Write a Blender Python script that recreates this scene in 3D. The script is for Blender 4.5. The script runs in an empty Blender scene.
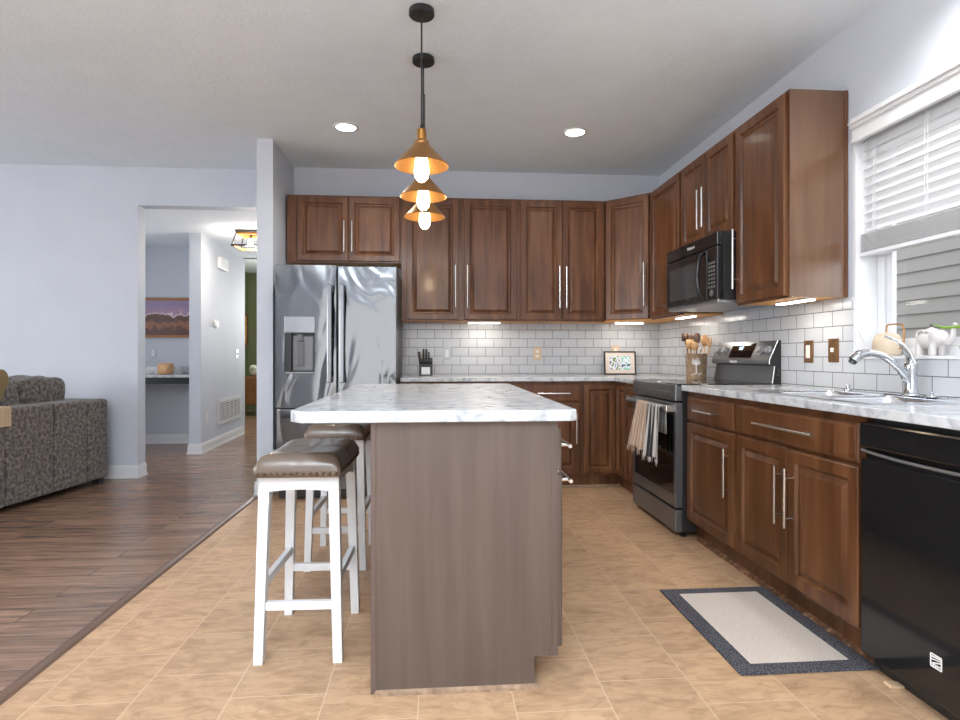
import bpy, bmesh, math, random
from mathutils import Vector, Matrix
random.seed(7)
PI = math.pi
C = bpy.context.scene.collection
scene = bpy.context.scene

# ------------------------------------------------------------------ camera, world, big lights, exposure
D, XR, CH = 5.323, 2.102, 2.77        # back wall, right wall, ceiling height
cd = bpy.data.cameras.new('camera'); cam = bpy.data.objects.new('camera', cd); C.objects.link(cam)
cam.location = (0, 0, 1.0936); cam.rotation_euler = (PI/2, 0, -0.0779)
cd.sensor_width = 36; cd.lens = 584.04/960*36; cd.shift_y = -4.85/960; cd.clip_start = .05
scene.camera = cam
w = bpy.data.worlds.new('world'); scene.world = w; w.use_nodes = True
bg = w.node_tree.nodes['Background']; bg.inputs[0].default_value = (.97, .98, 1, 1); bg.inputs[1].default_value = 1.0
vs = scene.view_settings
vs.view_transform = 'Standard'; vs.look = 'None'; vs.gamma = 1; vs.use_curve_mapping = False; vs.exposure = 0.73

def area(name, loc, rot, sx, sy, e, col=(1, 1, 1)):
    l = bpy.data.lights.new(name, 'AREA'); l.shape = 'RECTANGLE'; l.size = sx; l.size_y = sy; l.energy = e; l.color = col
    o = bpy.data.objects.new(name, l); C.objects.link(o); o.location = loc; o.rotation_euler = rot
    return o
def point(name, loc, e, col=(1, 1, 1), r=.04, parent=None):
    l = bpy.data.lights.new(name, 'POINT'); l.energy = e; l.color = col; l.shadow_soft_size = r
    o = bpy.data.objects.new(name, l); C.objects.link(o); o.location = loc
    if parent: o.parent = parent
    return o
# added fill lamps at unseen openings behind and left, one aimed at the ceiling
area('fill_rear', (-.4, -3.3, 1.15), (PI/2, 0, 0), 3.6, 2.1, 22, (.94, .97, 1))
area('fill_living', (-7.1, 1.0, 1.45), (PI/2, 0, -PI/2), 5.0, 1.6, 120, (.95, .97, 1))
area('fill_ceiling', (-.6, -.7, 1.7), (PI+.25, 0, 0), .5, .5, 235, (.91, .955, 1))
# daylight of the kitchen window; added fill lamps for hall, niche and green room
area('daylight_window', (2.9, 2.2, 2.1), (0, PI/2+.25, 0), 1.3, 1.3, 9, (.97, .98, 1))
area('fill_hall', (-2.0, 9.9, 1.7), (-PI/2, 0, 0), 1.0, 1.4, 20, (.97, .98, 1))
area('fill_niche', (-4.1, 6.1, 1.5), (PI/2, 0, -PI/2), .8, 1.6, 8, (.97, .98, 1))
point('fill_green_room', (-2.3, 10.4, 1.9), 45, (1, .97, .92), .3)

# ------------------------------------------------------------------ materials
def nt(name):
    m = bpy.data.materials.new(name); m.use_nodes = True
    n = m.node_tree; return m, n, n.nodes['Principled BSDF']
def mat(name, col, rough=.5, metal=0, emit=None, es=0, **kw):
    m, n, b = nt(name)
    b.inputs['Base Color'].default_value = (*col, 1); b.inputs['Roughness'].default_value = rough; b.inputs['Metallic'].default_value = metal
    if emit: b.inputs['Emission Color'].default_value = (*emit, 1); b.inputs['Emission Strength'].default_value = es
    for k, v in kw.items(): b.inputs[k.replace('_', ' ')].default_value = v
    # faint procedural tone variation
    if not emit:
        tc = n.nodes.new('ShaderNodeTexCoord'); no = n.nodes.new('ShaderNodeTexNoise'); no.inputs['Scale'].default_value = 9
        mx = n.nodes.new('ShaderNodeMix'); mx.data_type = 'RGBA'
        n.links.new(tc.outputs['Object'], no.inputs['Vector']); n.links.new(no.outputs['Fac'], mx.inputs[0])
        mx.inputs[6].default_value = (*[c*.94 for c in col], 1); mx.inputs[7].default_value = (*[min(1, c*1.05) for c in col], 1)
        n.links.new(mx.outputs[2], b.inputs['Base Color'])
    return m
def ramp(n, stops):
    r = n.nodes.new('ShaderNodeValToRGB'); e = r.color_ramp.elements
    e[0].position, e[0].color = stops[0][0], (*stops[0][1], 1)
    e[1].position, e[1].color = stops[-1][0], (*stops[-1][1], 1)
    for p, c in stops[1:-1]:
        q = e.new(p); q.color = (*c, 1)
    return r
def noise_mat(name, stops, scale=(1, 1, 1), nscale=5, detail=4, rough=.5, distort=0, bump=0, bdist=.01, metal=0, bscale=None, coord='Object', **kw):
    m, n, b = nt(name); L = n.links.new
    tc = n.nodes.new('ShaderNodeTexCoord'); mp = n.nodes.new('ShaderNodeMapping'); mp.inputs['Scale'].default_value = scale
    no = n.nodes.new('ShaderNodeTexNoise'); no.inputs['Scale'].default_value = nscale; no.inputs['Detail'].default_value = detail
    no.inputs['Distortion'].default_value = distort
    L(tc.outputs[coord], mp.inputs[0]); L(mp.outputs[0], no.inputs['Vector'])
    r = ramp(n, stops); L(no.outputs['Fac'], r.inputs[0]); L(r.outputs[0], b.inputs['Base Color'])
    b.inputs['Roughness'].default_value = rough; b.inputs['Metallic'].default_value = metal
    for k, v in kw.items(): b.inputs[k.replace('_', ' ')].default_value = v
    if bump:
        src = no
        if bscale:
            src = n.nodes.new('ShaderNodeTexNoise'); src.inputs['Scale'].default_value = bscale; src.inputs['Detail'].default_value = 3
            L(tc.outputs[coord], src.inputs['Vector'])
        bp = n.nodes.new('ShaderNodeBump'); bp.inputs['Strength'].default_value = bump; bp.inputs['Distance'].default_value = bdist
        L(src.outputs['Fac'], bp.inputs['Height']); L(bp.outputs[0], b.inputs['Normal'])
    return m
def brick_mat(name, expr, bw, rh, mortar, c1, c2, cm, rough, offset=.5, grain=None, bump=.3, mrough=None, freq=2, coat=0, spec=None, veins=False):
    """expr: function(nodes, position xyz sockets) -> (tx, ty) sockets in metres"""
    m, n, b = nt(name); L = n.links.new
    g = n.nodes.new('ShaderNodeNewGeometry'); sp = n.nodes.new('ShaderNodeSeparateXYZ'); L(g.outputs['Position'], sp.inputs[0])
    def math_(op, a, bb):
        q = n.nodes.new('ShaderNodeMath'); q.operation = op
        for i, v in enumerate((a, bb)):
            if isinstance(v, (int, float)): q.inputs[i].default_value = v
            else: L(v, q.inputs[i])
        return q.outputs[0]
    tx, ty = expr(math_, sp.outputs[0], sp.outputs[1], sp.outputs[2])
    cb = n.nodes.new('ShaderNodeCombineXYZ'); L(tx, cb.inputs[0]); L(ty, cb.inputs[1])
    br = n.nodes.new('ShaderNodeTexBrick'); L(cb.outputs[0], br.inputs['Vector'])
    br.offset = offset; br.offset_frequency = freq; br.squash = 1
    br.inputs['Scale'].default_value = 1; br.inputs['Brick Width'].default_value = bw; br.inputs['Row Height'].default_value = rh
    br.inputs['Mortar Size'].default_value = mortar; br.inputs['Mortar Smooth'].default_value = .1; br.inputs['Bias'].default_value = 0
    br.inputs['Color1'].default_value = (*c1, 1); br.inputs['Color2'].default_value = (*c2, 1); br.inputs['Mortar'].default_value = (*cm, 1)
    col = br.outputs['Color']
    if grain:
        sc, ns, dist, dark, light, lo, hi = grain
        mp = n.nodes.new('ShaderNodeMapping'); mp.inputs['Scale'].default_value = sc
        # shift the grain from brick to brick
        ad = n.nodes.new('ShaderNodeVectorMath'); ad.operation = 'MULTIPLY_ADD'
        L(br.outputs['Color'], ad.inputs[0]); ad.inputs[1].default_value = (37, 53, 11); L(cb.outputs[0], ad.inputs[2])
        L(ad.outputs[0], mp.inputs[0])
        no = n.nodes.new('ShaderNodeTexNoise'); no.inputs['Scale'].default_value = ns; no.inputs['Detail'].default_value = 6
        no.inputs['Distortion'].default_value = dist; no.inputs['Roughness'].default_value = .6
        L(mp.outputs[0], no.inputs['Vector'])
        r = ramp(n, [(lo, dark), (hi, light)]); L(no.outputs['Fac'], r.inputs[0])
        if veins:
            v = n.nodes.new('ShaderNodeTexNoise'); v.inputs['Scale'].default_value = 1.5; v.inputs['Detail'].default_value = 5; v.inputs['Distortion'].default_value = 1.6
            mv = n.nodes.new('ShaderNodeMapping'); mv.inputs['Scale'].default_value = (9, 2.6, 1); mv.inputs['Location'].default_value = (3, 7, 2)
            L(ad.outputs[0], mv.inputs[0]); L(mv.outputs[0], v.inputs['Vector'])
            rv = ramp(n, [(.455, (1, 1, 1)), (.495, (.60, .54, .48)), (.535, (1, 1, 1))]); L(v.outputs['Fac'], rv.inputs[0])
            mm = n.nodes.new('ShaderNodeMix'); mm.data_type = 'RGBA'; mm.blend_type = 'MULTIPLY'; mm.inputs[0].default_value = .38
            L(r.outputs[0], mm.inputs[6]); L(rv.outputs[0], mm.inputs[7])
            class _O: outputs = [mm.outputs[2]]
            r = _O
        mx = n.nodes.new('ShaderNodeMix'); mx.data_type = 'RGBA'; mx.blend_type = 'MULTIPLY'; mx.inputs[0].default_value = 1
        L(col, mx.inputs[6]); L(r.outputs[0], mx.inputs[7])
        # keep the grout clean
        m2 = n.nodes.new('ShaderNodeMix'); m2.data_type = 'RGBA'; L(br.outputs['Fac'], m2.inputs[0]); L(mx.outputs[2], m2.inputs[6]); m2.inputs[7].default_value = (*cm, 1)
        col = m2.outputs[2]
    L(col, b.inputs['Base Color']); b.inputs['Roughness'].default_value = rough
    if coat: b.inputs['Coat Weight'].default_value = coat; b.inputs['Coat Roughness'].default_value = .12
    if spec is not None: b.inputs['Specular IOR Level'].default_value = spec
    if bump:
        bp = n.nodes.new('ShaderNodeBump'); bp.invert = True; bp.inputs['Strength'].default_value = bump; bp.inputs['Distance'].default_value = .002
        L(br.outputs['Fac'], bp.inputs['Height']); L(bp.outputs[0], b.inputs['Normal'])
    return m

M = {}
M['wall'] = noise_mat('wall_paint', [(.3, (.53, .56, .62)), (.7, (.555, .585, .645))], nscale=3, rough=.65, bump=.05, bscale=120, bdist=.002)
M['ceil'] = noise_mat('ceiling_paint', [(.3, (.75, .81, .86)), (.7, (.78, .84, .89))], nscale=6, rough=.8, bump=.35, bscale=55, bdist=.006)
M['white'] = mat('white_trim', (.74, .745, .76), .35)
M['green'] = mat('green_paint', (.125, .145, .065), .7)
M['tile'] = brick_mat('floor_tile', lambda f, x, y, z: (f('SUBTRACT', f('ADD', y, 12.15), 2.07), f('SUBTRACT', f('ADD', x, 12), .85)), .30, .30, .0020,
    (.52, .335, .200), (.445, .285, .170), (.58, .41, .28), .45, grain=((7, 2.6, 1), 2.6, 1.1, (.72, .67, .62), (1.08, 1.07, 1.06), .28, .56), bump=.25, veins=True)
M['plank'] = brick_mat('plank_floor', lambda f, x, y, z: (f('ADD', x, 20), f('ADD', y, 20)), 1.25, .128, .0016,
    (.29, .180, .122), (.215, .130, .088), (.035, .02, .014), .24, offset=.37, freq=2, grain=((1.4, 16, 1), 1.8, 1.2, (.45, .45, .47), (1.35, 1.3, 1.28), .3, .7), bump=.2)
M['subway'] = brick_mat('subway_tile', lambda f, x, y, z: (f('SUBTRACT', f('ADD', x, 34.7455), y), f('SUBTRACT', f('ADD', z, .805), .923)), .1545, .0805, .0022,
    (.56, .575, .60), (.51, .525, .55), (.15, .155, .16), .14, bump=.6)
M['wood'] = noise_mat('cabinet_wood', [(.28, (.058, .020, .0065)), (.5, (.112, .042, .0155)), (.72, (.185, .080, .033))], scale=(7, 7, .7), nscale=2.2, detail=6, rough=.36, distort=.6, Coat_Weight=.12, Coat_Roughness=.12, Specular_IOR_Level=.38)
M['woodend_lit'] = noise_mat('cabinet_lit_end_wood', [(.25, (.115, .055, .028)), (.5, (.145, .072, .038)), (.75, (.175, .09, .05))], scale=(7, 7, .6), nscale=2.0, detail=6, rough=.24, distort=.4, Coat_Weight=.4, Coat_Roughness=.2)  # paler than the door wood: window reflection put into the colour
M['island'] = noise_mat('island_wood', [(.25, (.078, .054, .042)), (.5, (.099, .070, .055)), (.75, (.120, .085, .067))], scale=(9, 9, .6), nscale=2.2, detail=7, rough=.42, distort=.5)
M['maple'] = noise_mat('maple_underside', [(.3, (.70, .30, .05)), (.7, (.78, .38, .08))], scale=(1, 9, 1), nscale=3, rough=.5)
M['marble'] = noise_mat('marble_laminate', [(.32, (.34, .355, .38)), (.45, (.48, .495, .52)), (.55, (.575, .59, .61)), (.75, (.64, .655, .675))], scale=(1, 1, 1), nscale=15, detail=10, rough=.16, distort=.9)
M['steel'] = mat('brushed_nickel', (.72, .70, .67), .25, 1)
M['chrome'] = mat('chrome', (.55, .56, .58), .09, 1)
M['sink'] = mat('sink_steel', (.72, .73, .75), .22, 1)
def fridge_steel():
    m, n, b = nt('fridge_steel'); L = n.links.new
    b.inputs['Base Color'].default_value = (.165, .167, .171, 1); b.inputs['Metallic'].default_value = 1; b.inputs['Roughness'].default_value = .11
    tc = n.nodes.new('ShaderNodeTexCoord'); mp = n.nodes.new('ShaderNodeMapping'); mp.inputs['Scale'].default_value = (2.6, 1, .9)
    no = n.nodes.new('ShaderNodeTexNoise'); no.inputs['Scale'].default_value = 1.7; no.inputs['Detail'].default_value = 1.4; no.inputs['Distortion'].default_value = 1.4
    bp = n.nodes.new('ShaderNodeBump'); bp.inputs['Strength'].default_value = 1; bp.inputs['Distance'].default_value = .013
    L(tc.outputs['Object'], mp.inputs[0]); L(mp.outputs[0], no.inputs['Vector']); L(no.outputs['Fac'], bp.inputs['Height']); L(bp.outputs[0], b.inputs['Normal'])
    return m
M['fridge'] = fridge_steel()
M['slate'] = mat('dark_stainless', (.20, .21, .225), .30, .8)
M['black'] = mat('gloss_black', (.010, .010, .011), .10)
M['blackglass'] = mat('black_glass', (.006, .006, .007), .03)
M['satinblack'] = mat('satin_black', (.018, .018, .019), .38)
M['greydark'] = mat('dark_grey_plastic', (.07, .07, .075), .4)
M['gold'] = mat('antique_brass', (.42, .20, .05), .30, .9)
M['shade'] = mat('brass_shade', (.40, .20, .065), .34, .75)
M['bulb'] = mat('warm_bulb', (1, .9, .7), .3, 0, (1, .86, .62), 9)
M['led'] = mat('white_led', (1, 1, 1), .3, 0, (1, .97, .92), 9)
M['ledstrip'] = mat('strip_led', (1, 1, 1), .3, 0, (1, .93, .82), 7)
M['leather'] = noise_mat('taupe_leather', [(.3, (.125, .088, .064)), (.7, (.155, .112, .083))], nscale=14, rough=.24, bump=.12, bscale=180, bdist=.002, Coat_Weight=.3, Coat_Roughness=.2)
M['whitewood'] = mat('white_painted_wood', (.72, .725, .73), .38)
M['nail'] = mat('bronze_nail', (.10, .07, .045), .3, .9)
M['sofa'] = noise_mat('mottled_velvet', [(.38, (.055, .044, .039)), (.5, (.115, .096, .085)), (.62, (.20, .170, .150))], nscale=40, detail=9, rough=.75, distort=.35, bump=.3, bscale=90, bdist=.004, Sheen_Weight=.15)
M['tan'] = noise_mat('tan_knit', [(.35, (.42, .30, .18)), (.65, (.56, .42, .27))], scale=(1, 30, 1), nscale=3, rough=.9)
M['mustard'] = mat('olive_gold_fabric', (.24, .17, .07), .85)
M['rugbeige'] = noise_mat('woven_beige', [(.35, (.50, .425, .365)), (.65, (.63, .55, .48))], nscale=260, detail=2, rough=.95, bump=.6, bscale=260, bdist=.003)
M['rugdark'] = noise_mat('woven_dark', [(.42, (.018, .018, .025)), (.52, (.05, .05, .065)), (.62, (.17, .16, .17))], nscale=240, detail=2, rough=.95, bump=.6, bscale=240, bdist=.003)
M['vinyl'] = mat('white_vinyl', (.76, .77, .79), .35)
M['siding'] = mat('grey_siding', (.42, .41, .40), .7)
def slat_mat():
    m, n, b = nt('blind_slat'); L = n.links.new
    b.inputs['Base Color'].default_value = (.76, .765, .77, 1); b.inputs['Roughness'].default_value = .5
    t = n.nodes.new('ShaderNodeBsdfTranslucent'); t.inputs[0].default_value = (.92, .93, .95, 1)
    mx = n.nodes.new('ShaderNodeMixShader'); mx.inputs[0].default_value = .25
    L(b.outputs[0], mx.inputs[1]); L(t.outputs[0], mx.inputs[2]); L(mx.outputs[0], n.nodes['Material Output'].inputs[0])
    return m
M['slat'] = slat_mat()
def glass_mat():
    m, n, b = nt('window_glass')
    g = n.nodes.new('ShaderNodeBsdfTransparent'); s = n.nodes.new('ShaderNodeBsdfGlossy'); s.inputs['Roughness'].default_value = .02
    mx = n.nodes.new('ShaderNodeMixShader'); mx.inputs[0].default_value = .02
    n.links.new(g.outputs[0], mx.inputs[1]); n.links.new(s.outputs[0], mx.inputs[2]); n.links.new(mx.outputs[0], n.nodes['Material Output'].inputs[0])
    return m
M['glass'] = glass_mat()
M['bronze'] = noise_mat('bronze_plate', [(.3, (.20, .10, .045)), (.7, (.33, .18, .085))], nscale=30, rough=.3, metal=.7)
M['plategrey'] = mat('steel_plate', (.42, .42, .43), .35, .4)
M['beige'] = mat('beige_plastic', (.68, .50, .34), .4)
M['ivory'] = mat('ivory_plastic', (.85, .80, .72), .4)
M['cream'] = noise_mat('cream_ceramic', [(.3, (.56, .44, .31)), (.7, (.62, .52, .40))], nscale=4, rough=.3)
M['ceramic'] = mat('white_ceramic', (.60, .57, .555), .18)
M['kraft'] = noise_mat('burlap_print', [(.3, (.24, .15, .085)), (.6, (.33, .215, .13)), (.8, (.40, .28, .18))], nscale=60, rough=.8)
M['wspoon'] = noise_mat('utensil_wood', [(.3, (.50, .27, .11)), (.7, (.66, .40, .19))], scale=(4, 4, 1), nscale=6, rough=.5)
M['dspoon'] = mat('dark_utensil_wood', (.10, .05, .03), .4)
M['leaf'] = mat('leaf_green', (.20, .36, .06), .4)
M['candle'] = mat('peach_wax', (.70, .40, .20), .5)
M['brownwood'] = noise_mat('chestnut_wood', [(.3, (.17, .065, .022)), (.7, (.25, .10, .035))], scale=(5, 5, 1), nscale=3, rough=.35)
M['amber'] = mat('amber_wood_frame', (.34, .13, .035), .45)
M['label'] = mat('silver_label', (.62, .61, .60), .3, .3)
M['white_ink'] = mat('white_ink', (.85, .85, .85), .4)
M['bluedisp'] = mat('display_digits', (.6, .8, 1), .3, 0, (.55, .75, 1), 2)
M['raw'] = mat('raw_shim_wood', (.72, .52, .33), .8)
M['molding'] = noise_mat('worn_quarter_round', [(.35, (.08, .035, .018)), (.55, (.16, .075, .04)), (.7, (.42, .26, .15))], scale=(9, 9, 9), nscale=4, detail=6, rough=.45)
M['oakmold'] = noise_mat('tan_moulding', [(.35, (.20, .12, .07)), (.7, (.36, .24, .15))], scale=(2, 9, 9), nscale=4, detail=6, rough=.5)

# ------------------------------------------------------------------ mesh helpers
def box(bm, x0, x1, y0, y1, z0, z1, bev=0, seg=2):
    r = bmesh.ops.create_cube(bm, size=1, matrix=Matrix.Translation(((x0+x1)/2, (y0+y1)/2, (z0+z1)/2)) @ Matrix.Diagonal((abs(x1-x0), abs(y1-y0), abs(z1-z0), 1)))
    if bev:
        es = list({e for v in r['verts'] for e in v.link_edges})
        bmesh.ops.bevel(bm, geom=es, offset=bev, segments=seg, affect='EDGES', profile=.5)
def B(*boxes):
    bm = bmesh.new()
    for b in boxes: box(bm, *b)
    return bm
def obj(name, bm, m, parent=None, smooth=False, mods=()):
    me = bpy.data.meshes.new(name)
    if isinstance(bm, bmesh.types.BMesh):
        bmesh.ops.recalc_face_normals(bm, faces=bm.faces); bm.to_mesh(me); bm.free()
    else: me = bm
    for q in (m if isinstance(m, (list, tuple)) else [m]): me.materials.append(q)
    if smooth:
        for p in me.polygons: p.use_smooth = True
    o = bpy.data.objects.new(name, me); C.objects.link(o)
    if parent: o.parent = parent
    return o
def tag(o, label, cat, group=None):
    o['label'] = label; o['category'] = cat
    if group: o['group'] = group
    return o
def thing(name, label, cat, loc=(0, 0, 0), rz=0, group=None):
    o = bpy.data.objects.new(name, None); C.objects.link(o); o.location = loc; o.rotation_euler = (0, 0, rz); o.empty_display_size = .05
    return tag(o, label, cat, group)
def struct(name, bm, m, parent=None, **k):
    o = obj(name, bm, m, parent, **k)
    if not parent: o['kind'] = 'structure'
    return o
def cyl(bm, p0, p1, r0, r1=None, seg=16, caps=True):
    p0, p1 = Vector(p0), Vector(p1); r1 = r0 if r1 is None else r1; d = p1-p0
    q = d.to_track_quat('Z', 'Y').to_matrix().to_4x4()
    bmesh.ops.create_cone(bm, cap_ends=caps, segments=seg, radius1=r0, radius2=r1, depth=d.length, matrix=Matrix.Translation((p0+p1)/2) @ q)
def lathe(bm, prof, cx=0, cy=0, cz=0, seg=32, close=False):
    rings = []
    for r, z in prof:
        if r < 1e-5: rings.append([bm.verts.new((cx, cy, cz+z))])
        else: rings.append([bm.verts.new((cx+r*math.cos(2*PI*k/seg), cy+r*math.sin(2*PI*k/seg), cz+z)) for k in range(seg)])
    for a, b in zip(rings, rings[1:]):
        for k in range(seg):
            f = [a[k % len(a)], a[(k+1) % len(a)], b[(k+1) % len(b)], b[k % len(b)]]
            f = list(dict.fromkeys(f))
            if len(f) > 2: bm.faces.new(f)
def cat(pts, n=6):
    P = [Vector(p) for p in pts]; out = []
    for i in range(len(P)-1):
        a, b, c, d = P[max(i-1, 0)], P[i], P[i+1], P[min(i+2, len(P)-1)]
        for k in range(n):
            t = k/n; out.append(.5*((2*b)+(c-a)*t+(2*a-5*b+4*c-d)*t*t+(3*b-a-3*c+d)*t**3))
    out.append(P[-1]); return out
def tube(bm, pts, rad, seg=10, n=6, smoothpath=True, flat=1.0):
    P = cat(pts, n) if smoothpath else [Vector(p) for p in pts]
    if isinstance(rad, (int, float)): R = [rad]*len(P)
    else:
        R = []
        for i in range(len(P)):
            t = i/(len(P)-1)*(len(rad)-1); k = min(int(t), len(rad)-2); R.append(rad[k]*(1-(t-k))+rad[k+1]*(t-k))
    rings = []; up = None
    for i, p in enumerate(P):
        d = (P[min(i+1, len(P)-1)]-P[max(i-1, 0)]).normalized()
        if up is None: up = Vector((0, 0, 1)) if abs(d.z) < .9 else Vector((1, 0, 0))
        s = d.cross(up).normalized(); up = s.cross(d).normalized()
        rings.append([bm.verts.new(p+s*math.cos(2*PI*k/seg)*R[i]+up*math.sin(2*PI*k/seg)*R[i]*flat) for k in range(seg)])
    for a, b in zip(rings, rings[1:]):
        for k in range(seg): bm.faces.new((a[k], a[(k+1) % seg], b[(k+1) % seg], b[k]))
    bm.faces.new(rings[0][::-1]); bm.faces.new(rings[-1])
def ell(bm, c, r, seg=24, rot=None, p=1.0):
    m = Matrix.Translation(c) @ (rot.to_4x4() if rot else Matrix()) @ Matrix.Diagonal((*r, 1))
    bmesh.ops.create_uvsphere(bm, u_segments=seg, v_segments=seg//2, radius=1, matrix=m)
def puff(bm, c, s, p=.35, n=14, seed=0, lump=0):
    """soft cushion: superellipsoid of half sizes s"""
    rnd = random.Random(seed); ph = [rnd.uniform(0, 6) for _ in range(6)]
    sg = lambda v, e: math.copysign(abs(v)**e, v)
    rings = []
    for i in range(n+1):
        v = -PI/2+PI*i/n; ring = []
        for j in range(2*n):
            u = 2*PI*j/(2*n)
            x, y, z = sg(math.cos(v), p)*sg(math.cos(u), p), sg(math.cos(v), p)*sg(math.sin(u), p), sg(math.sin(v), p)
            l = 1+lump*(math.sin(5*x+ph[0])*math.sin(4*z+ph[1])+math.sin(6*y+ph[2]))
            ring.append(bm.verts.new((c[0]+s[0]*x*l, c[1]+s[1]*y*l, c[2]+s[2]*z*l)))
        rings.append(ring)
    for a, b in zip(rings, rings[1:]):
        for k in range(2*n): bm.faces.new((a[k], a[(k+1) % (2*n)], b[(k+1) % (2*n)], b[k]))
    bmesh.ops.remove_doubles(bm, verts=bm.verts, dist=1e-5)
def text_mesh(s, size, depth=.0006):
    cu = bpy.data.curves.new('lettering', 'FONT'); cu.body = s; cu.size = size; cu.extrude = depth; cu.align_x = 'CENTER'; cu.align_y = 'CENTER'
    o = bpy.data.objects.new('lettering', cu); C.objects.link(o)
    bpy.context.view_layer.update()
    me = bpy.data.meshes.new_from_object(o.evaluated_get(bpy.context.evaluated_depsgraph_get()))
    bpy.data.objects.remove(o); return me
def prism(bm, pts, ax, a0, a1):
    """extrude a 2D outline along axis ax (0,1,2) from a0 to a1"""
    def P(p, a):
        l = list(p); l.insert(ax, a); return l
    A = [bm.verts.new(P(p, a0)) for p in pts]; Bv = [bm.verts.new(P(p, a1)) for p in pts]; n = len(pts)
    bm.faces.new(A[::-1]); bm.faces.new(Bv)
    for i in range(n): bm.faces.new((A[i], A[(i+1) % n], Bv[(i+1) % n], Bv[i]))

# ------------------------------------------------------------------ SETTING
XT = -1.372                                   # line where planks meet tile
struct('floor', B((XT, XR+.1, -3.4, D+.1, -.05, 0)), M['tile'])
struct('floor', B((-7.2, XT, -3.4, 12.4, -.05, 0), (XT, -1.1, D+.1, 12.4, -.05, 0)), M['plank'])
bm = bmesh.new(); prism(bm, [(XT-.028, 0), (XT+.022, 0), (XT+.014, .009), (XT-.006, .012), (XT-.022, .008)], 1, -3.4, 4.63)
for v in bm.verts: pass
struct('trim_1', bm, mat('transition_strip', (.14, .085, .06), .35))
struct('ceiling', B((-7.2, XR+.1, -3.4, D+.12, CH, CH+.08), (-7.2, XT+.01, D+.12, 5.44, CH, CH+.08)), M['ceil'])
struct('ceiling', B((-4.3, -1.25, 5.56, 8.40, 2.44, 2.50)), M['ceil'])
struct('ceiling', B((-3.9, -1.1, 8.40, 12.3, CH, CH+.05)), M['ceil'])
# right wall with the window opening
WY0, WY1, WZ0, WZ1 = 1.40, 2.785, 1.075, 2.235
wr = struct('wall_right', B((XR, XR+.17, -3.4, WY0, 0, CH), (XR, XR+.17, WY1, D+.14, 0, CH), (XR, XR+.17, WY0, WY1, 0, WZ0), (XR, XR+.17, WY0, WY1, WZ1, CH)), M['wall'])
wb = struct('wall_back', B((-1.25, XR, D, D+.14, 0, CH)), M['wall'])
obj('backsplash', B((-.275, XR-.008, D-.008, D, .914, 1.386)), M['subway'], wb)
obj('backsplash', B((XR-.008, XR, WY1, D-.008, .914, 1.386), (XR-.008, XR, 1.0, WY1, .914, WZ0)), M['subway'], wr)
struct('wall_wing', B((-1.372, -1.25, 4.645, 8.4, 0, CH)), M['wall'])
struct('wall_left', B((-7.2, -2.635, 5.425, 5.56, 0, CH), (-2.635, -1.372, 5.425, 5.56, 2.43, CH)), M['wall'])
bm = bmesh.new(); prism(bm, [(-2.70, 6.68), (-2.574, 6.68), (-2.643, 8.32), (-2.72, 8.32)], 2, 0, 2.44); struct('wall_hall', bm, M['wall'])
struct('wall_niche', B((-4.3, -2.69, 7.5, 7.62, 0, 2.44), (-4.3, -4.18, 5.56, 7.5, 0, 2.44)), M['wall'])
struct('wall_header', B((-3.9, -2.643, 8.32, 8.40, 0, CH), (-2.643, -1.372, 8.32, 8.40, 2.44, CH)), M['wall'])
struct('wall_green', B((-3.9, -3.78, 8.4, 12.3, 0, CH), (-3.78, -1.1, 12.2, 12.3, 0, CH)), M['green'])
struct('wall_far', B((-1.25, -1.13, 8.4, 12.2, 0, CH)), M['green'])
def baseb(name, segs):
    """segs: (x0,y0,x1,y1,nx,ny) wall line and outward normal"""
    bm = bmesh.new()
    for x0, y0, x1, y1, nx, ny in segs:
        for d, z0, z1 in ((.020, 0, .022), (.013, .022, .095), (.008, .095, .115)):
            xa, xb = sorted((x0, x1)); ya, yb = sorted((y0, y1))
            if nx: xa, xb = sorted((x0, x0+nx*d))
            else: ya, yb = sorted((y0, y0+ny*d))
            box(bm, xa, xb, ya, yb, z0, z1)
    struct(name, bm, M['white'])
baseb('baseboard_left', [(-7.2, 5.425, -2.635, 5.425, 0, -1), (-2.635, 5.405, -2.635, 5.56, 1, 0)])
baseb('baseboard_wing', [(-1.372, 4.645, -1.25, 4.645, 0, -1), (-1.372, 4.625, -1.372, 8.3, -1, 0)])
bm = bmesh.new()
for d, z0, z1 in ((.020, 0, .022), (.013, .022, .095), (.008, .095, .115)): prism(bm, [(-2.70-d, 6.68-d), (-2.574+d, 6.68-d), (-2.643+d, 8.32), (-2.643, 8.32), (-2.574, 6.68), (-2.70, 6.68), (-2.70-d, 6.68)], 2, z0, z1)
struct('baseboard_hall', bm, M['white'])
baseb('baseboard_niche', [(-4.18, 7.5, -2.72, 7.5, 0, -1)])
struct('wall_rear', B((-7.2, -2.3, -3.5, -3.4, 0, CH), (1.5, XR+.1, -3.5, -3.4, 0, CH), (-2.3, 1.5, -3.5, -3.4, 2.25, CH)), M['wall'])
struct('wall_living', B((-7.3, -7.2, -3.5, -1.6, 0, CH), (-7.3, -7.2, 3.6, 5.56, 0, CH), (-7.3, -7.2, -1.6, 3.6, 0, .6), (-7.3, -7.2, -1.6, 3.6, 2.3, CH)), M['wall'])
# worn quarter-round at the toe kicks
bm = bmesh.new(); prism(bm, [(XR-.54, 0), (XR-.56, 0), (XR-.556, .012), (XR-.54, .018)], 1, 1.93, 3.345); struct('trim_2', bm, M['molding'])
bm = bmesh.new(); prism(bm, [(D-.54, 0), (D-.54, .016), (D-.552, .010), (D-.556, 0)], 0, -.25, 1.55)
for v in bm.verts: pass
struct('trim_3', bm, M['oakmold'])

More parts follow.
